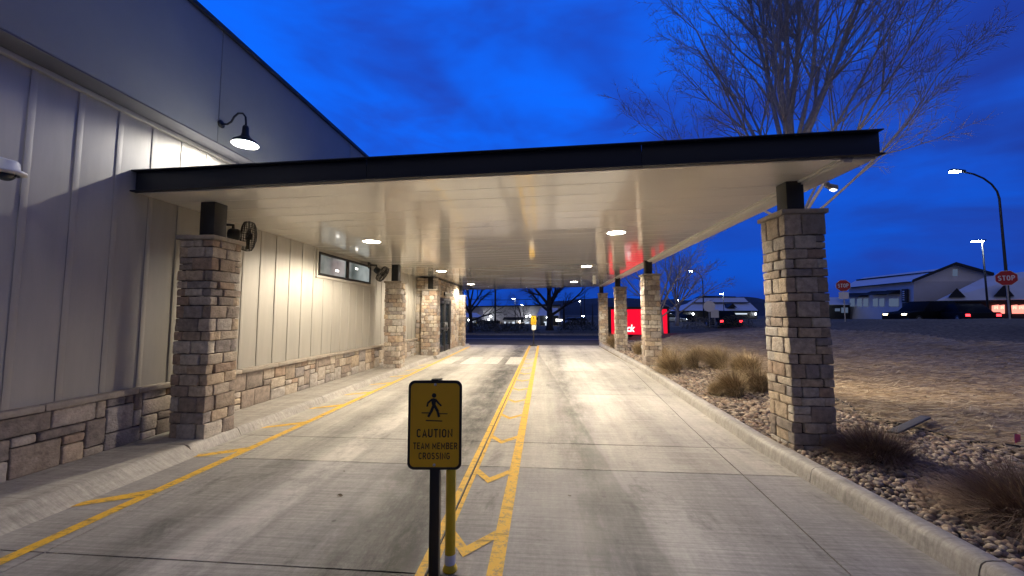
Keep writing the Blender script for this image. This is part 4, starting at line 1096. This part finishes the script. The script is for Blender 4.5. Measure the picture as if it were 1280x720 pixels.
# ------------------------------------------------------------------ far planting
def bush(name, px, py, d, w, h, lab, m_, seed, n=420, cat='shrub', group='shrubs beyond the street', dep=None):
    rnd = random.Random(seed); p = P(px, py, d); mb = MB(); s = max(.05, w*.035); dep = dep or w
    for k in range(n):
        a = rnd.random()*6.28; f = rnd.random()**.45; zf = rnd.random()
        prof_ = sqrt(max(0, 1-(zf*.97)**2.2))
        lump = 1+.25*noise.noise(Vector((cos(a)*1.5+seed, sin(a)*1.5, zf*2)))
        c = Vector((w/2*prof_*f*cos(a)*lump, dep/2*prof_*f*sin(a)*lump, h*zf*lump)); t = Vector((rnd.gauss(0, 1), rnd.gauss(0, 1), rnd.gauss(0, 1)+.5)).normalized()*s*rnd.uniform(.6, 1.3); u = t.orthogonal().normalized()*s*.35
        mb.add([c-t*.5, c+u, c+t*.6, c-u], [(0, 1, 2, 3)])
    if 'tree' in name:
        t = empty(name, p); mb.build('crown', m_, t, local=True)
        q = MB(); q.tube([(0, 0, -.4), (0, 0, h*.5), (0, 0, h*.95)], [w*.08, w*.06, w*.015], 8); q.build('trunk', 'darkbark', t, local=True)
        return tag(t, lab, cat, group, 'thing')
    o = mb.build(name, m_, origin=(0, 0, 0)); o.location = p
    return tag(o, lab, cat, group, 'thing')
for i, (px, w, lab) in enumerate(((623, .8, 'small dark round shrub beyond the street, left of the thin pole'), (647, .9, 'small dark round shrub left of the far crossing sign'),
                                 (671, .8, 'small dark round shrub right behind the far crossing sign'), (699, .9, 'small dark round shrub right of the thick bare trunk'),
                                 (715, .9, 'small dark round shrub midway to the last right column'), (738, 1.7, 'broad dark shrub beside the last right column'))):
    bush('round_shrub', px, 421, 31.9, w, w*.75, lab, 'leaf', 60+i, 260)
bush('sage_shrub', 603, 417, 36, 5., 1.25, 'wide pale sage bush under the left bare tree', 'sage', 70, 900, dep=2)
bush('sage_shrub', 640, 417, 37, 5., 1.0, 'low pale sage bush behind the far crossing sign', 'sage', 71, 800, dep=2)
bush('hedge', 722, 413, 36, 4.0, 1.0, 'dark green low hedge left of the last right column', 'leaf', 72, 900, dep=2)
bush('evergreen_tree', 705, 412, 44, 2.2, 3.6, 'dark evergreen at the right end of the long store', 'leaf', 73, 900, 'tree', 'evergreens beyond the street')
for i, (px, h, lab) in enumerate(((727, 3.2, 'slim dark evergreen right of the bright far lamp'), (741, 3.6, 'slim dark evergreen next to the last right column'))):
    bush('evergreen_tree', px, 412, 50, 1.3, h, lab, 'leaf', 74+i, 500, 'tree', 'evergreens beyond the street')
bush('grass_mound', 876, 411, 27, 2.6, .8, 'straw-pale grass mound in front of the low distant roof', 'sage', 80, 900, 'grass clump', 'mounds beyond the straw')
bush('hedge', 920, 409, 30, 3.0, .95, 'dark hedge in front of the low distant roof', 'leaf', 81, 900, dep=1.4)

# ------------------------------------------------------------------ red display sign
ds = P(795, 401, 26); dn = Vector((-.14, -1, 0)).normalized(); du = Vector((-dn.y, dn.x, 0)); du = -du if du.x < 0 else du
tz = empty('display_sign', (ds.x, ds.y, .1), 'big red lit display screen in a black cabinet behind the right columns', 'sign')
def lp(u, n_, z): return Vector((u*du.x+n_*dn.x, u*du.y+n_*dn.y, z))
def obox(mb, u0, u1, n0, n1, z0, z1, mi=0): mb.hexa([lp(u0, n0, z0), lp(u1, n0, z0), lp(u1, n1, z0), lp(u0, n1, z0)], [lp(u0, n0, z1), lp(u1, n0, z1), lp(u1, n1, z1), lp(u0, n1, z1)], mi)
q = MB(); obox(q, -2.05, 2.12, -.5, 0, .05, 2.08); q.build('cabinet', 'black', tz, local=True, bevel=.02)
q = MB(); obox(q, -1.62, 1.98, .001, .02, .2, 1.9); sc = q.build('screen', 'screen', tz, local=True)
v, f = text_mesh('Chick', 1.3, .5, .03, .2); q = MB(); q.add([lp(x-.72, .023, z+.62) for x, y_, z in v], f); q.build('lettering', 'screenwhite', sc, local=True)
q = MB(); obox(q, -1.9, 1.75, -.4, -.1, -.2, .05); q.build('plinth', 'cap', tz, local=True)

# ------------------------------------------------------------------ traffic signs
def stop(px, py, d, size, zlow, lab, plate):
    c = P(px, py, d); t = empty('stop_sign', (c.x, c.y, zlow), lab, 'sign', 'stop signs by the far road'); yaw = atan2(-c.x, c.y)*.75; t.rotation_euler = (0, 0, yaw); zc = c.z-zlow
    def octo(r, y): return [(r*cos(pi/8+i*pi/4), y, zc+r*sin(pi/8+i*pi/4)) for i in range(8)]
    r = size/2/cos(pi/8)
    q = MB(); q.hexa(octo(r, 0), octo(r, .006)); q.build('border', 'retro', t, local=True)
    q = MB(); q.hexa(octo(r*.95, -.003), octo(r*.95, -.0005)); f = q.build('panel', 'stopred', t, local=True)
    v, fs = capitals('STOP', size*.74, size*.34, .18); q = MB(); q.add([(x, -.005+y_, z+zc) for x, y_, z in v], fs); q.build('lettering', 'retro', f, local=True)
    q = MB(); q.box(-.03, .03, .008, .06, 0, zc+size/2); q.build('post', 'grey', t, local=True)
    if plate: q = MB(); q.box(-.26, .26, -.004, .006, zc-size/2-.52, zc-size/2-.05); q.build('plate', plate, t, local=True)
stop(1054, 357, 26, .76, .9, 'stop sign with a white plate below, left of the gabled building', 'retro')
stop(1258, 347.5, 20, .76, 1.2, 'stop sign in front of the tall curved street lamp pole', None)
c = P(886.5, 383, 30); t = empty('road_sign', (c.x, c.y, .7), 'pale round road sign on a thin post before the low distant roof', 'sign')
q = MB(); q.lathe((0, 0, c.z-.7), (-.35, -1, 0), [(0, 0), (.42, 0), (.42, .012), (0, .012)], 20); q.build('panel', 'retro', t, local=True)
q = MB(); q.box(-.03, .03, .03, .08, 0, c.z-.5); q.build('post', 'grey', t, local=True)
c = P(893.5, 392, 30); t = empty('notice_sign', (c.x, c.y, .7), 'white square notice beside the pale round road sign', 'sign')
q = MB(); q.box(-.3, .3, 0, .012, c.z-1.02, c.z-.4); q.build('panel', 'retro', t, local=True)
q = MB(); q.box(-.03, .03, .014, .06, 0, c.z-.5); q.build('post', 'grey', t, local=True)

# ------------------------------------------------------------------ street lamps
def lamp_curved(head, bend, base, d, lab, lit=True, r=.09):
    b0 = P(*base, d); h0 = P(*head, d); k0 = P(*bend, d); b0.z = min(b0.z, gh(b0.x, b0.y))
    t = empty('street_lamp', (b0.x, b0.y, b0.z), lab, 'street lamp', 'street lamps around the site')
    k0.x, k0.y = b0.x, b0.y
    side = (h0-k0); side.z = 0; rise = h0.z-k0.z
    pts = [b0, b0.lerp(k0, .5), k0]+[k0+side*(1-cos(a))*.93+Vector((0, 0, rise*sin(a)*1.02)) for a in (radians(x) for x in (18, 36, 54, 72, 90))]
    q = MB(); q.tube(pts, [r, r*.8, r*.65]+[r*.55]*5, 10); q.build('pole', 'darktrim', t, smooth=True)
    sd = side.normalized(); w = Vector((-sd.y, sd.x, 0)); e = pts[-1]; L_ = max(.5, side.length*.3)
    def slab(z0, z1, a, c, ww, mb): mb.hexa([e+sd*a-w*ww+Vector((0, 0, z0)), e+sd*c-w*ww+Vector((0, 0, z0)), e+sd*c+w*ww+Vector((0, 0, z0)), e+sd*a+w*ww+Vector((0, 0, z0))], [e+sd*a-w*ww*.7+Vector((0, 0, z1)), e+sd*c-w*ww*.7+Vector((0, 0, z1)), e+sd*c+w*ww*.7+Vector((0, 0, z1)), e+sd*a+w*ww*.7+Vector((0, 0, z1))])
    q = MB(); slab(-.02, .1, -.05, L_, .17, q); hd = q.build('head', 'darktrim', t, bevel=.02)
    if lit:
        q = MB(); slab(-.07, -.022, L_*.35, L_*.98, .13, q); q.build('lens', 'street', t)
    return pts[-1]+sd*L_*.6
H1 = lamp_curved((1200, 215), (1238, 245), (1263, 400), 24, 'tall curved-arm street lamp behind the right stop sign, lit')
lamp_curved((866, 339), (878, 352), (880, 400), 44, 'curved-arm lit street lamp above the low distant roof')
lamp_curved((741, 360), (733, 371), (731, 403), 75, 'thin unlit curved street lamp left of the last right column', False, .1)
def lamp_post(head, base, d, lab, hw=.35, r=.08):
    b0 = P(*base, d); h0 = P(*head, d); h0.x, h0.y = b0.x, b0.y; b0.z = min(b0.z, gh(b0.x, b0.y))
    t = empty('street_lamp', b0, lab, 'street lamp', 'street lamps around the site')
    q = MB(); q.tube([b0, b0.lerp(h0, .5), h0], [r, r*.8, r*.65], 8); q.build('pole', 'darktrim', t, smooth=True)
    q = MB(); q.box(h0.x-hw*1.6, h0.x+hw*.3, h0.y-hw*.5, h0.y+hw*.5, h0.z, h0.z+.1); q.build('head', 'darktrim', t, bevel=.02)
    q = MB(); q.box(h0.x-hw*1.5, h0.x-hw*.1, h0.y-hw*.4, h0.y+hw*.4, h0.z-.07, h0.z-.003); q.build('lens', 'street', t)
lamp_post((1227, 300), (1236, 398), 33, 'straight lit lamp post right of the gable', .45)
lamp_post((904, 367), (905, 392), 70, 'small lit lamp post over the low distant roof')
lamp_post((644, 373), (644, 408), 70, 'lit lamp post in front of the long store')
lamp_post((848, 375), (849, 402), 60, 'small lit lamp post among the bare twigs right of the red screen')
lamp_post((731, 395), (731, 408), 90, 'low lit lamp post before the hills', .5)
lamp_post((654, 381), (654, 404), 95, 'tiny lit lamp post left of the thick bare trunk', .35)
lamp_post((726, 376.5), (726, 398), 150, 'distant tiny lit lamp in front of the hills', .4)
up_ = P(619, 410, 50); ut = empty('utility_pole', up_, 'thin dark utility pole before the long store', 'pole'); tp = P(619, 345, 50); tp.x, tp.y = up_.x, up_.y
q = MB(); q.tube([up_, tp], [.14, .1], 8); q.build('pole', 'darkbark', ut, smooth=True)
q = MB(); q.box(tp.x-.9, tp.x+.9, tp.y-.06, tp.y+.06, tp.z-.5, tp.z-.36); q.build('crossarm', 'darkbark', ut)
for (a, c, lab) in (((540, 371), (672, 374), 'single black overhead wire across the far trees'),):
    p, q_ = P(*a, 52), P(*c, 52); mb = MB(); mb.tube([p.lerp(q_, i/8)-Vector((0, 0, .25*sin(pi*i/8))) for i in range(9)], .035, 5); tag(mb.build('overhead_wire', 'darktrim'), lab, 'cable')

# ------------------------------------------------------------------ far buildings
def quadbox(mb, pts, depth, mi=0):
    """a wall panel given by its front corners, with real depth away from the camera"""
    d = Vector((FWD.x, FWD.y, 0)).normalized()*depth; mb.extrude(pts, d, mi)
# long store beyond the street
D = 130
bs = empty('long_store', P(640, 404, D), 'long low grey store with dark awnings and lit doors beyond the street', 'building')
q = MB(); quadbox(q, [P(570, 412, D), P(700, 412, D), P(700, 382, D), P(570, 384, D)], 40); q.build('wall', 'retail', bs)
q = MB(); quadbox(q, [P(569, 384.2, D-1), P(701, 382.1, D-1), P(701, 380.9, D-1), P(569, 382.8, D-1)], 43); q.build('roof', 'darktrim', bs)
q = MB(); quadbox(q, [P(598.5, 412, D-2), P(604, 412, D-2), P(604, 389, D-2), P(598.5, 389, D-2)], 1.9); q.build('pier', 'barnwall', bs)
q = MB(); quadbox(q, [P(628, 400, D-3), P(676, 400, D-3), P(675, 396.5, D-1), P(630, 396.5, D-1)], 1.2); q.build('awning', 'darktrim', bs)
q = MB(); quadbox(q, [P(605, 409, D-3), P(625, 409, D-3), P(625, 401, D-3), P(605, 401, D-3)], 2.5); q.build('awning', 'darktrim', bs)
for (a, c, y0_, y1_, m_) in ((630.5, 632, 402, 409, 'coolwin'), (636, 637, 403, 409, 'coolwin'), (640.5, 644, 402.5, 409, 'coolwin'), (647.5, 652, 402, 409, 'warmwin'), (656, 661, 402, 409, 'coolwin'), (624.5, 625.5, 403, 407, 'warmwin')):
    q = MB(); quadbox(q, [P(a, y1_, D-.4), P(c, y1_, D-.4), P(c, y0_, D-.4), P(a, y0_, D-.4)], .3); q.build('window', m_, bs)
for px, py in ((613.5, 395.5), (611, 399.5), (658, 395.5), (662.5, 395), (650, 402)):
    q = MB(); q.sphere(P(px, py, D-2.2), .24, 10, 6); q.build('wall_lamp', 'dot', bs)
def wing(name, lab, d, x0, x1, eave, ridge, inset, base, lamps, wins, cat='building'):
    t = empty(name, P((x0+x1)/2, base, d), lab, cat)
    q = MB(); quadbox(q, [P(x0+1.5, base, d), P(x1-1.5, base, d), P(x1-1.5, eave, d), P(x0+1.5, eave, d)], 10); q.build('wall', 'darktrim', t)
    f0, f1 = P(x0, eave, d-1), P(x1, eave, d-1); k = Vector((FWD.x, FWD.y, 0)).normalized(); r0, r1 = P(x0+inset, ridge, d+5), P(x1-inset, ridge, d+5)
    q = MB(); q.add([f0, f1, f1+k*12, f0+k*12, r0, r1], [(0, 1, 5, 4), (1, 2, 5), (2, 3, 4, 5), (3, 0, 4), (3, 2, 1, 0)]); q.build('roof', 'metalroof', t)
    for px, py in lamps: q = MB(); q.sphere(P(px, py, d-.6), .0022*d, 10, 6); q.build('wall_lamp', 'dot', t)
    for a, c, y0_, y1_, m_ in wins: q = MB(); quadbox(q, [P(a, y1_, d-.4), P(c, y1_, d-.4), P(c, y0_, d-.4), P(a, y0_, d-.4)], .3); q.build('window', m_, t)
    return t
wing('shop', 'small shop with blue-grey roof and lit window beyond the left bare tree', 95, 560, 598.5, 396.5, 391, 3, 412, ((586, 400), (587, 403)), ((590, 595, 401, 404, 'coolwin'), (583, 585, 404, 411, 'dimwin'), (596, 597.5, 404, 411, 'dimwin')))
wing('shop', 'small shop with pale roof and lit doorway behind the thick bare trunk', 105, 674, 699, 394.5, 385, 2, 412, ((684, 397),), ((680, 684.5, 402, 403.5, 'coolwin'), (681.6, 683, 403.5, 409, 'coolwin'), (689.5, 690.5, 400, 409, 'warmwin')))
sg = P(700, 400.5, 100); t = empty('lit_sign', sg, 'bright white illuminated shop sign left of the dark hedge', 'sign')
q = MB(); quadbox(q, [P(695, 402, 100), P(704.5, 401.5, 100), P(705, 399.5, 100), P(695, 398.5, 100)], .4); q.build('face', 'signglow', t)
q = MB(); quadbox(q, [P(694.5, 402.6, 100.45), P(705.2, 402.2, 100.45), P(705.5, 399, 100.45), P(694.5, 398, 100.45)], .4); q.build('cabinet', 'darktrim', t)
q = MB(); quadbox(q, [P(699, 411, 100.2), P(700.5, 411, 100.2), P(700.5, 402, 100.2), P(699, 402, 100.2)], .25); q.build('post', 'darktrim', t)
# low building with pale metal roofs right of the red screen
D = 95; K = Vector((FWD.x, FWD.y, 0)).normalized()
lb = wing('roadside_building', 'low distant building with pale two-tier metal roof right of the red screen', D, 852, 948, 388.5, 378, 11, 402, ((866.5, 392.5), (904.3, 392.3), (944.5, 392.5)), ((911, 934, 391.5, 393, 'coolwin'), (858, 864, 393, 396, 'coolwin')))
q = MB(); q.add([P(868, 378, D+4), P(936, 378, D+4), P(936, 378, D+4)+K*4, P(868, 378, D+4)+K*4, P(872, 372.3, D+7), P(930, 372, D+7)], [(0, 1, 5, 4), (1, 2, 5), (2, 3, 4, 5), (3, 0, 4)]); q.build('upper_roof', 'metalroof', lb)
q = MB(); quadbox(q, [P(873, 372.5, D+7), P(920, 372, D+7), P(920, 370.6, D+7), P(880, 369.6, D+7)], 3); q.build('ridge_vent', 'darktrim', lb)
q = MB(); quadbox(q, [P(866, 378.7, D+3.5), P(937, 378.5, D+3.5), P(937, 377.6, D+3.5), P(866, 377.8, D+3.5)], .4); q.build('trim', 'darktrim', lb)
q = MB(); q.extrude([P(909.5, 384.5, D), P(921.5, 384.5, D), P(916, 379.3, D)], K*4); q.build('gablet', 'darktrim', lb)
q = MB(); quadbox(q, [P(851, 390, D-1.2), P(949, 390, D-1.2), P(949, 388.3, D-1.2), P(851, 388.3, D-1.2)], .4); q.build('fascia', 'darktrim', lb)
# gabled building on the right
gb = empty('gabled_building', P(1160, 396, 75), 'large pale gabled building with awnings and metal roofs on the right', 'building')
D = 75
K2 = ray(1115, 394); K2.z = 0; K2.normalize()
q = MB(); q.extrude([P(1142, 400, D), P(1240, 400, D), P(1240, 343, D), P(1195.5, 330.5, D), P(1142, 351.5, D)], K2*30); q.build('wall', 'barnwall', gb)
rl = MB(); 
for a, c in (((1141, 352.6), (1195.6, 330.6)), ((1195.4, 330.6), (1243, 344))):
    p0, p1 = P(*a, D-1), P(*c, D-1); u = Vector((0, 0, .5)); rl.hexa([p0, p1, p1+K2*32, p0+K2*32], [p0+u, p1+u, p1+u+K2*32, p0+u+K2*32])
rl.build('roof', 'darktrim', gb)
q = MB(); quadbox(q, [P(1192, 345, D-.15), P(1197, 345, D-.15), P(1197, 336.5, D-.15), P(1192, 336.5, D-.15)], .2); q.build('vent', 'dimwin', gb)
# left wing receding
def lw(px, py):
    f = (1142-px)/80.; return P(px, py, 1/((1-f)/75+f/91))
KN = Vector((1, .01, 0))      # into the wing, square to its long face
q = MB(); q.extrude([lw(1061, 400), lw(1142, 400), lw(1142, 352), lw(1061, 359.5)], KN*12); q.build('side_wing', 'retail', gb)
q = MB(); q.add([lw(1059, 360)-KN, lw(1143, 352)-KN, P(1160, 341, 85), P(1070, 350.5, 100)], [(0, 1, 2, 3)]); q.add([P(1070, 350.5, 100), P(1160, 341, 85), P(1180, 335, 90), P(1080, 347, 108)], [(0, 1, 2, 3)]); q.build('wing_roof', 'metalroof', gb)
q = MB(); q.extrude([P(1070, 350.8, 99), P(1166, 340, 83), P(1166, 339, 83), P(1070, 349.4, 99)], KN*.6); q.build('trim', 'darktrim', gb)
q = MB(); q.extrude([lw(1059, 361)-KN, lw(1143, 353)-KN, lw(1143, 351.8)-KN, lw(1059, 359.8)-KN], KN*.4); q.build('trim', 'darktrim', gb)
for a, c, y_ in ((1060.5, 1086, 366.5), (1090, 1109, 364), (1110, 1125.5, 362.8)):
    k0 = Vector((0, 0, 0)); q = MB(); q.hexa([lw(a, y_+5)-KN*2.2, lw(c, y_+4.6)-KN*2.2, lw(c, y_+4.6)-KN*.1, lw(a, y_+5)-KN*.1], [lw(a, y_+4.2)-KN*2.2, lw(c, y_+3.8)-KN*2.2, lw(c, y_-.5)-KN*.1, lw(a, y_)-KN*.1]); q.build('awning', 'darktrim', gb)
for a in (1063, 1072, 1080, 1092, 1100, 1112, 1118):
    q = MB(); q.extrude([lw(a, 383)-KN*.15, lw(a+5.5, 383)-KN*.15, lw(a+5.5, 373)-KN*.15, lw(a, 373.5)-KN*.15], KN*.1); q.build('window', 'dimwin', gb)
q = MB(); q.extrude([lw(1131, 378)-KN*.6, lw(1137, 378)-KN*.6, lw(1137, 361)-KN*.6, lw(1131, 361.5)-KN*.6], KN*.4); vs_ = q.build('blade_sign', 'darktrim', gb)
q = MB()
for i in range(5): q.extrude([lw(1133, 365+i*2.6)-KN*.75, lw(1135.2, 365+i*2.6)-KN*.75, lw(1135.2, 363.6+i*2.6)-KN*.75, lw(1133, 363.6+i*2.6)-KN*.75], KN*.1)
q.build('lettering', 'retro', vs_)
# lower roof with two gablets in front, storefront underneath
D = 66; K3 = ray(1185, 394); K3.z = 0; K3.normalize()
q = MB(); q.add([P(1170, 376, D), P(1330, 373.5, D), P(1330, 373.5, D)+K3*9, P(1170, 376, D)+K3*9, P(1232, 346, D+6), P(1330, 333, D+6)], [(0, 1, 5, 4), (1, 2, 5), (2, 3, 4, 5), (3, 0, 4), (3, 2, 1, 0)]); q.build('porch_roof', 'metalroof', gb)
for a, c, m_, y0_, y1_ in ((1185.5, 1207, 1196, 371, 360), (1242, 1268, 1255.5, 370, 355.5)):
    q = MB(); k4 = ray(m_, 394); k4.z = 0; k4.normalize(); q.extrude([P(a, y0_, D), P(c, y0_, D), P(m_, y1_, D)], k4*4.5); q.build('gablet', 'darktrim', gb)
q = MB(); quadbox(q, [P(1178, 400, D+1.5), P(1330, 400, D+1.5), P(1330, 374.6, D+1.5), P(1178, 377, D+1.5)], 7); q.build('porch_wall', 'darktrim', gb)
q = MB(); quadbox(q, [P(1170, 378, D-.4), P(1330, 375.5, D-.4), P(1330, 373.8, D-.4), P(1170, 376.2, D-.4)], .3); q.build('porch_fascia', 'darktrim', gb)
for a, c in ((1242, 1249), (1250, 1256), (1265, 1272), (1273, 1281), (1282, 1290)):
    q = MB(); quadbox(q, [P(a, 392, D+1.2), P(c, 392, D+1.2), P(c, 381, D+1.2), P(a, 382, D+1.2)], .25); wn = q.build('window', 'redglow', gb)
    q = MB()
    for i in range(3): x = a+1+(c-a-2)*(i+.5)/3; q.extrude([P(x-.5, 386.5-i % 2, D+1.1), P(x+.5, 386.5-i % 2, D+1.1), P(x+.3, 382.2+i % 2, D+1.1), P(x-.3, 382.6, D+1.1)], K*.05)
    q.build('poster', 'warmwin', wn)
# far-left low wing beside the first stop sign
wing('roadside_building', 'low distant building left of the stop sign with white plate', 90, 1018, 1064, 381, 371.5, 4, 402, ((1034, 389.5),), ((1045, 1050, 385.5, 389, 'dimwin'), (1053, 1060, 384.5, 391, 'dimwin')))

# ------------------------------------------------------------------ vehicles
def vehicle(name, loc, yaw, L_, W_, H_, lab, paint_, suv=True, heads=None, tails=True, group='cars on the far road'):
    """a car facing +x before rotation"""
    t = empty(name, loc, lab, 'car', group); t.rotation_euler = (0, 0, yaw); hl = L_/2; hw = W_/2; zb = .26; belt = H_*.58
    prof = [(-hl, zb+.15), (-hl+.03, belt-.08), (-hl+.1, belt), (hl*.38, belt), (hl*.9, belt-.16), (hl, belt-.28), (hl, zb+.1), (hl-.1, zb), (-hl+.1, zb)]
    q = MB(); q.hexa([(x, -hw, z) for x, z in prof], [(x, hw, z) for x, z in prof]); q.build('body', paint_, t, local=True, bevel=.07, bseg=3)
    x0, x1, x2, x3 = (-hl+.12, -hl+.42, hl*.05, hl*.42) if suv else (-hl*.72, -hl*.35, hl*.02, hl*.42)
    q = MB(); q.hexa([(x0, -hw+.05, belt-.02), (x3, -hw+.05, belt-.02), (x3, hw-.05, belt-.02), (x0, hw-.05, belt-.02)], [(x1, -hw+.2, H_-.04), (x2, -hw+.2, H_-.04), (x2, hw-.2, H_-.04), (x1, hw-.2, H_-.04)])
    cb_ = q.build('cabin', 'carglass', t, local=True, bevel=.04)
    q = MB(); q.hexa([(x1-.03, -hw+.19, H_-.06), (x2+.03, -hw+.19, H_-.06), (x2+.03, hw-.19, H_-.06), (x1-.03, hw-.19, H_-.06)], [(x1+.05, -hw+.24, H_), (x2-.05, -hw+.24, H_), (x2-.05, hw-.24, H_), (x1+.05, hw-.24, H_)]); q.build('roof', paint_, t, local=True, bevel=.02)
    for sx in (-hl*.62, hl*.62):
        for sy in (-1, 1):
            q = MB(); q.lathe((sx, sy*(hw-.2), .34), (0, sy, 0), [(0, 0), (.3, 0), (.34, .03), (.34, .19), (.3, .215), (.2, .215)], 20); wh = q.build('wheel', 'rubber', t, local=True, smooth=True)
            q = MB(); q.lathe((sx, sy*(hw-.2), .34), (0, sy, 0), [(.21, .2), (.19, .215), (0, .2)], 16); q.build('rim', 'grey', wh, local=True, smooth=True)
    for sy in (-1, 1):
        if heads: q = MB(); q.box(hl-.08, hl+.012, sy*(hw-.3)-.16, sy*(hw-.3)+.16, belt-.36, belt-.24); q.build('headlight', heads, t, local=True)
        if tails: q = MB(); q.box(-hl-.014, -hl+.06, sy*(hw-.17)-.11, sy*(hw-.17)+.11, belt-.3, belt-.14); q.build('taillight', 'tail', t, local=True)
    return t
def road_z(x, y): return gh(x, y)
c = P(1152, 394, 31); vehicle('parked_car', (c.x, c.y, .92), YAW+pi+.12, 5.0, 1.95, 1.80, 'dark sport utility car side-on with a small amber headlight', 'carpaint', True, 'head', False)
c = P(1203, 392, 29); vehicle('parked_car', (c.x, c.y, .95), YAW+pi/2-.45, 4.7, 1.85, 1.5, 'dark car seen from behind with two red tail lights', 'carpaint2', False, None, True)
c = P(903, 405, 34); vehicle('parked_car', (c.x, c.y, .45), YAW+pi/2-.2, 4.5, 1.8, 1.5, 'small dark car with red lights half hidden by the hedge', 'carpaint2', False, None, True)
for i, (px, d, lab) in enumerate(((838, 62, 'pale parked car under the small bare tree right of the red screen'), (862, 70, 'dark parked car behind the straw-pale mound'))):
    c = P(px, 402, d); vehicle('parked_car', (c.x, c.y, c.z-.2), YAW+(.3 if i else -.2), 4.6, 1.8, 1.5, lab, 'silverpaint' if i == 0 else 'carpaint2', False, 'dot' if i == 0 else None, False)
for px, lab in ((716, 'pale parked car in the far lot, left of two'), (728, 'pale parked car in the far lot, right of two')):
    c = P(px, 406, 80); vehicle('parked_car', (c.x, c.y, c.z), YAW+.5, 4.6, 1.8, 1.5, lab, 'silverpaint', False, 'dot', False)

# ------------------------------------------------------------------ dusk light
w = bpy.data.worlds.new('World'); S.world = w; w.use_nodes = True
N = w.node_tree.nodes; L = w.node_tree.links; bg = N['Background']
sky = N.new('ShaderNodeTexSky'); sky.sky_type = 'NISHITA'; sky.sun_disc = False
SUN_EL = radians(-4.5); SUN_AZ = radians(190)     # the sun is down, behind the camera
sky.sun_elevation = SUN_EL; sky.sun_rotation = SUN_AZ
tc = N.new('ShaderNodeTexCoord'); sep = N.new('ShaderNodeSeparateXYZ'); L.new(tc.outputs['Generated'], sep.inputs[0])
def wn(scale, stretch, detail=5, dist=.6):
    mp = N.new('ShaderNodeMapping'); mp.inputs['Scale'].default_value = stretch; mp.inputs['Rotation'].default_value = (.0, .25, .5); L.new(tc.outputs['Generated'], mp.inputs[0])
    n = N.new('ShaderNodeTexNoise'); n.inputs['Scale'].default_value = scale; n.inputs['Detail'].default_value = detail; n.inputs['Distortion'].default_value = dist; n.inputs['Roughness'].default_value = .5
    L.new(mp.outputs[0], n.inputs[0]); return n.outputs['Fac']
def wr(v, a, b_, c, d):
    r = N.new('ShaderNodeMapRange'); r.interpolation_type = 'SMOOTHSTEP'; r.inputs[1].default_value = a; r.inputs[2].default_value = b_; r.inputs[3].default_value = c; r.inputs[4].default_value = d; L.new(v, r.inputs[0]); return r.outputs[0]
def wmix(f, a, c, bt='MIX'):
    m_ = N.new('ShaderNodeMix'); m_.data_type = 'RGBA'; m_.blend_type = bt
    for i, x in ((0, f), (6, a), (7, c)):
        if isinstance(x, (int, float)): m_.inputs[i].default_value = x
        elif isinstance(x, tuple): m_.inputs[i].default_value = (*x, 1)
        else: L.new(x, m_.inputs[i])
    return m_.outputs[2]
clear = wmix(wr(sep.outputs[2], .0, .5, 0, 1), (.005, .072, .52), (.002, .130, .92))
tint = wmix(.25, clear, wmix(1., sky.outputs[0], (1.2, 2., 6.), 'MULTIPLY'), 'ADD')
cloud = wmix(wr(sep.outputs[2], .0, .4, 0, 1), (.008, .030, .22), (.012, .038, .33))
m1 = wr(wn(1.7, (1, 1.4, 2.8), 4.5, .5), .38, .70, 0, .9)
full = wmix(m1, tint, cloud)
m2 = wr(wn(3.4, (1, 1.8, 3.2), 6, .4), .46, .78, 0, .5)
full = wmix(m2, full, (.018, .036, .30))
# the afterglow behind the camera: pale lavender light low in the west
bank = N.new('ShaderNodeMath'); bank.operation = 'MULTIPLY'; L.new(wr(sep.outputs[0], .15, .8, 0, .75), bank.inputs[0]); L.new(wr(wn(2.6, (1, 1, 3.4), 6, .4), .36, .60, .15, 1), bank.inputs[1])
full = wmix(bank.outputs[0], full, (.014, .034, .25))
full = wmix(wr(sep.outputs[2], .62, .95, 0, 1), full, (.062, .08, .17))
glow = wmix(wr(sep.outputs[1], .05, -.75, 0, 1), full, (.082, .088, .145))
L.new(glow, bg.inputs['Color']); bg.inputs['Strength'].default_value = 1.0
sl = bpy.data.lights.new('sun', 'SUN'); sl.energy = .05; sl.angle = radians(40); sl.color = (1, .9, .88)
so_ = bpy.data.objects.new('sun', sl); COL.objects.link(so_); so_.rotation_euler = (radians(62), 0, radians(-10))
S.view_settings.view_transform = 'Standard'; S.view_settings.look = 'None'; S.view_settings.gamma = 1; S.view_settings.use_curve_mapping = False
S.view_settings.exposure = .15
S.render.engine = 'CYCLES'; S.cycles.use_denoising = True; S.cycles.max_bounces = 8; S.cycles.sample_clamp_indirect = 6; S.cycles.caustics_reflective = False; S.cycles.caustics_refractive = False
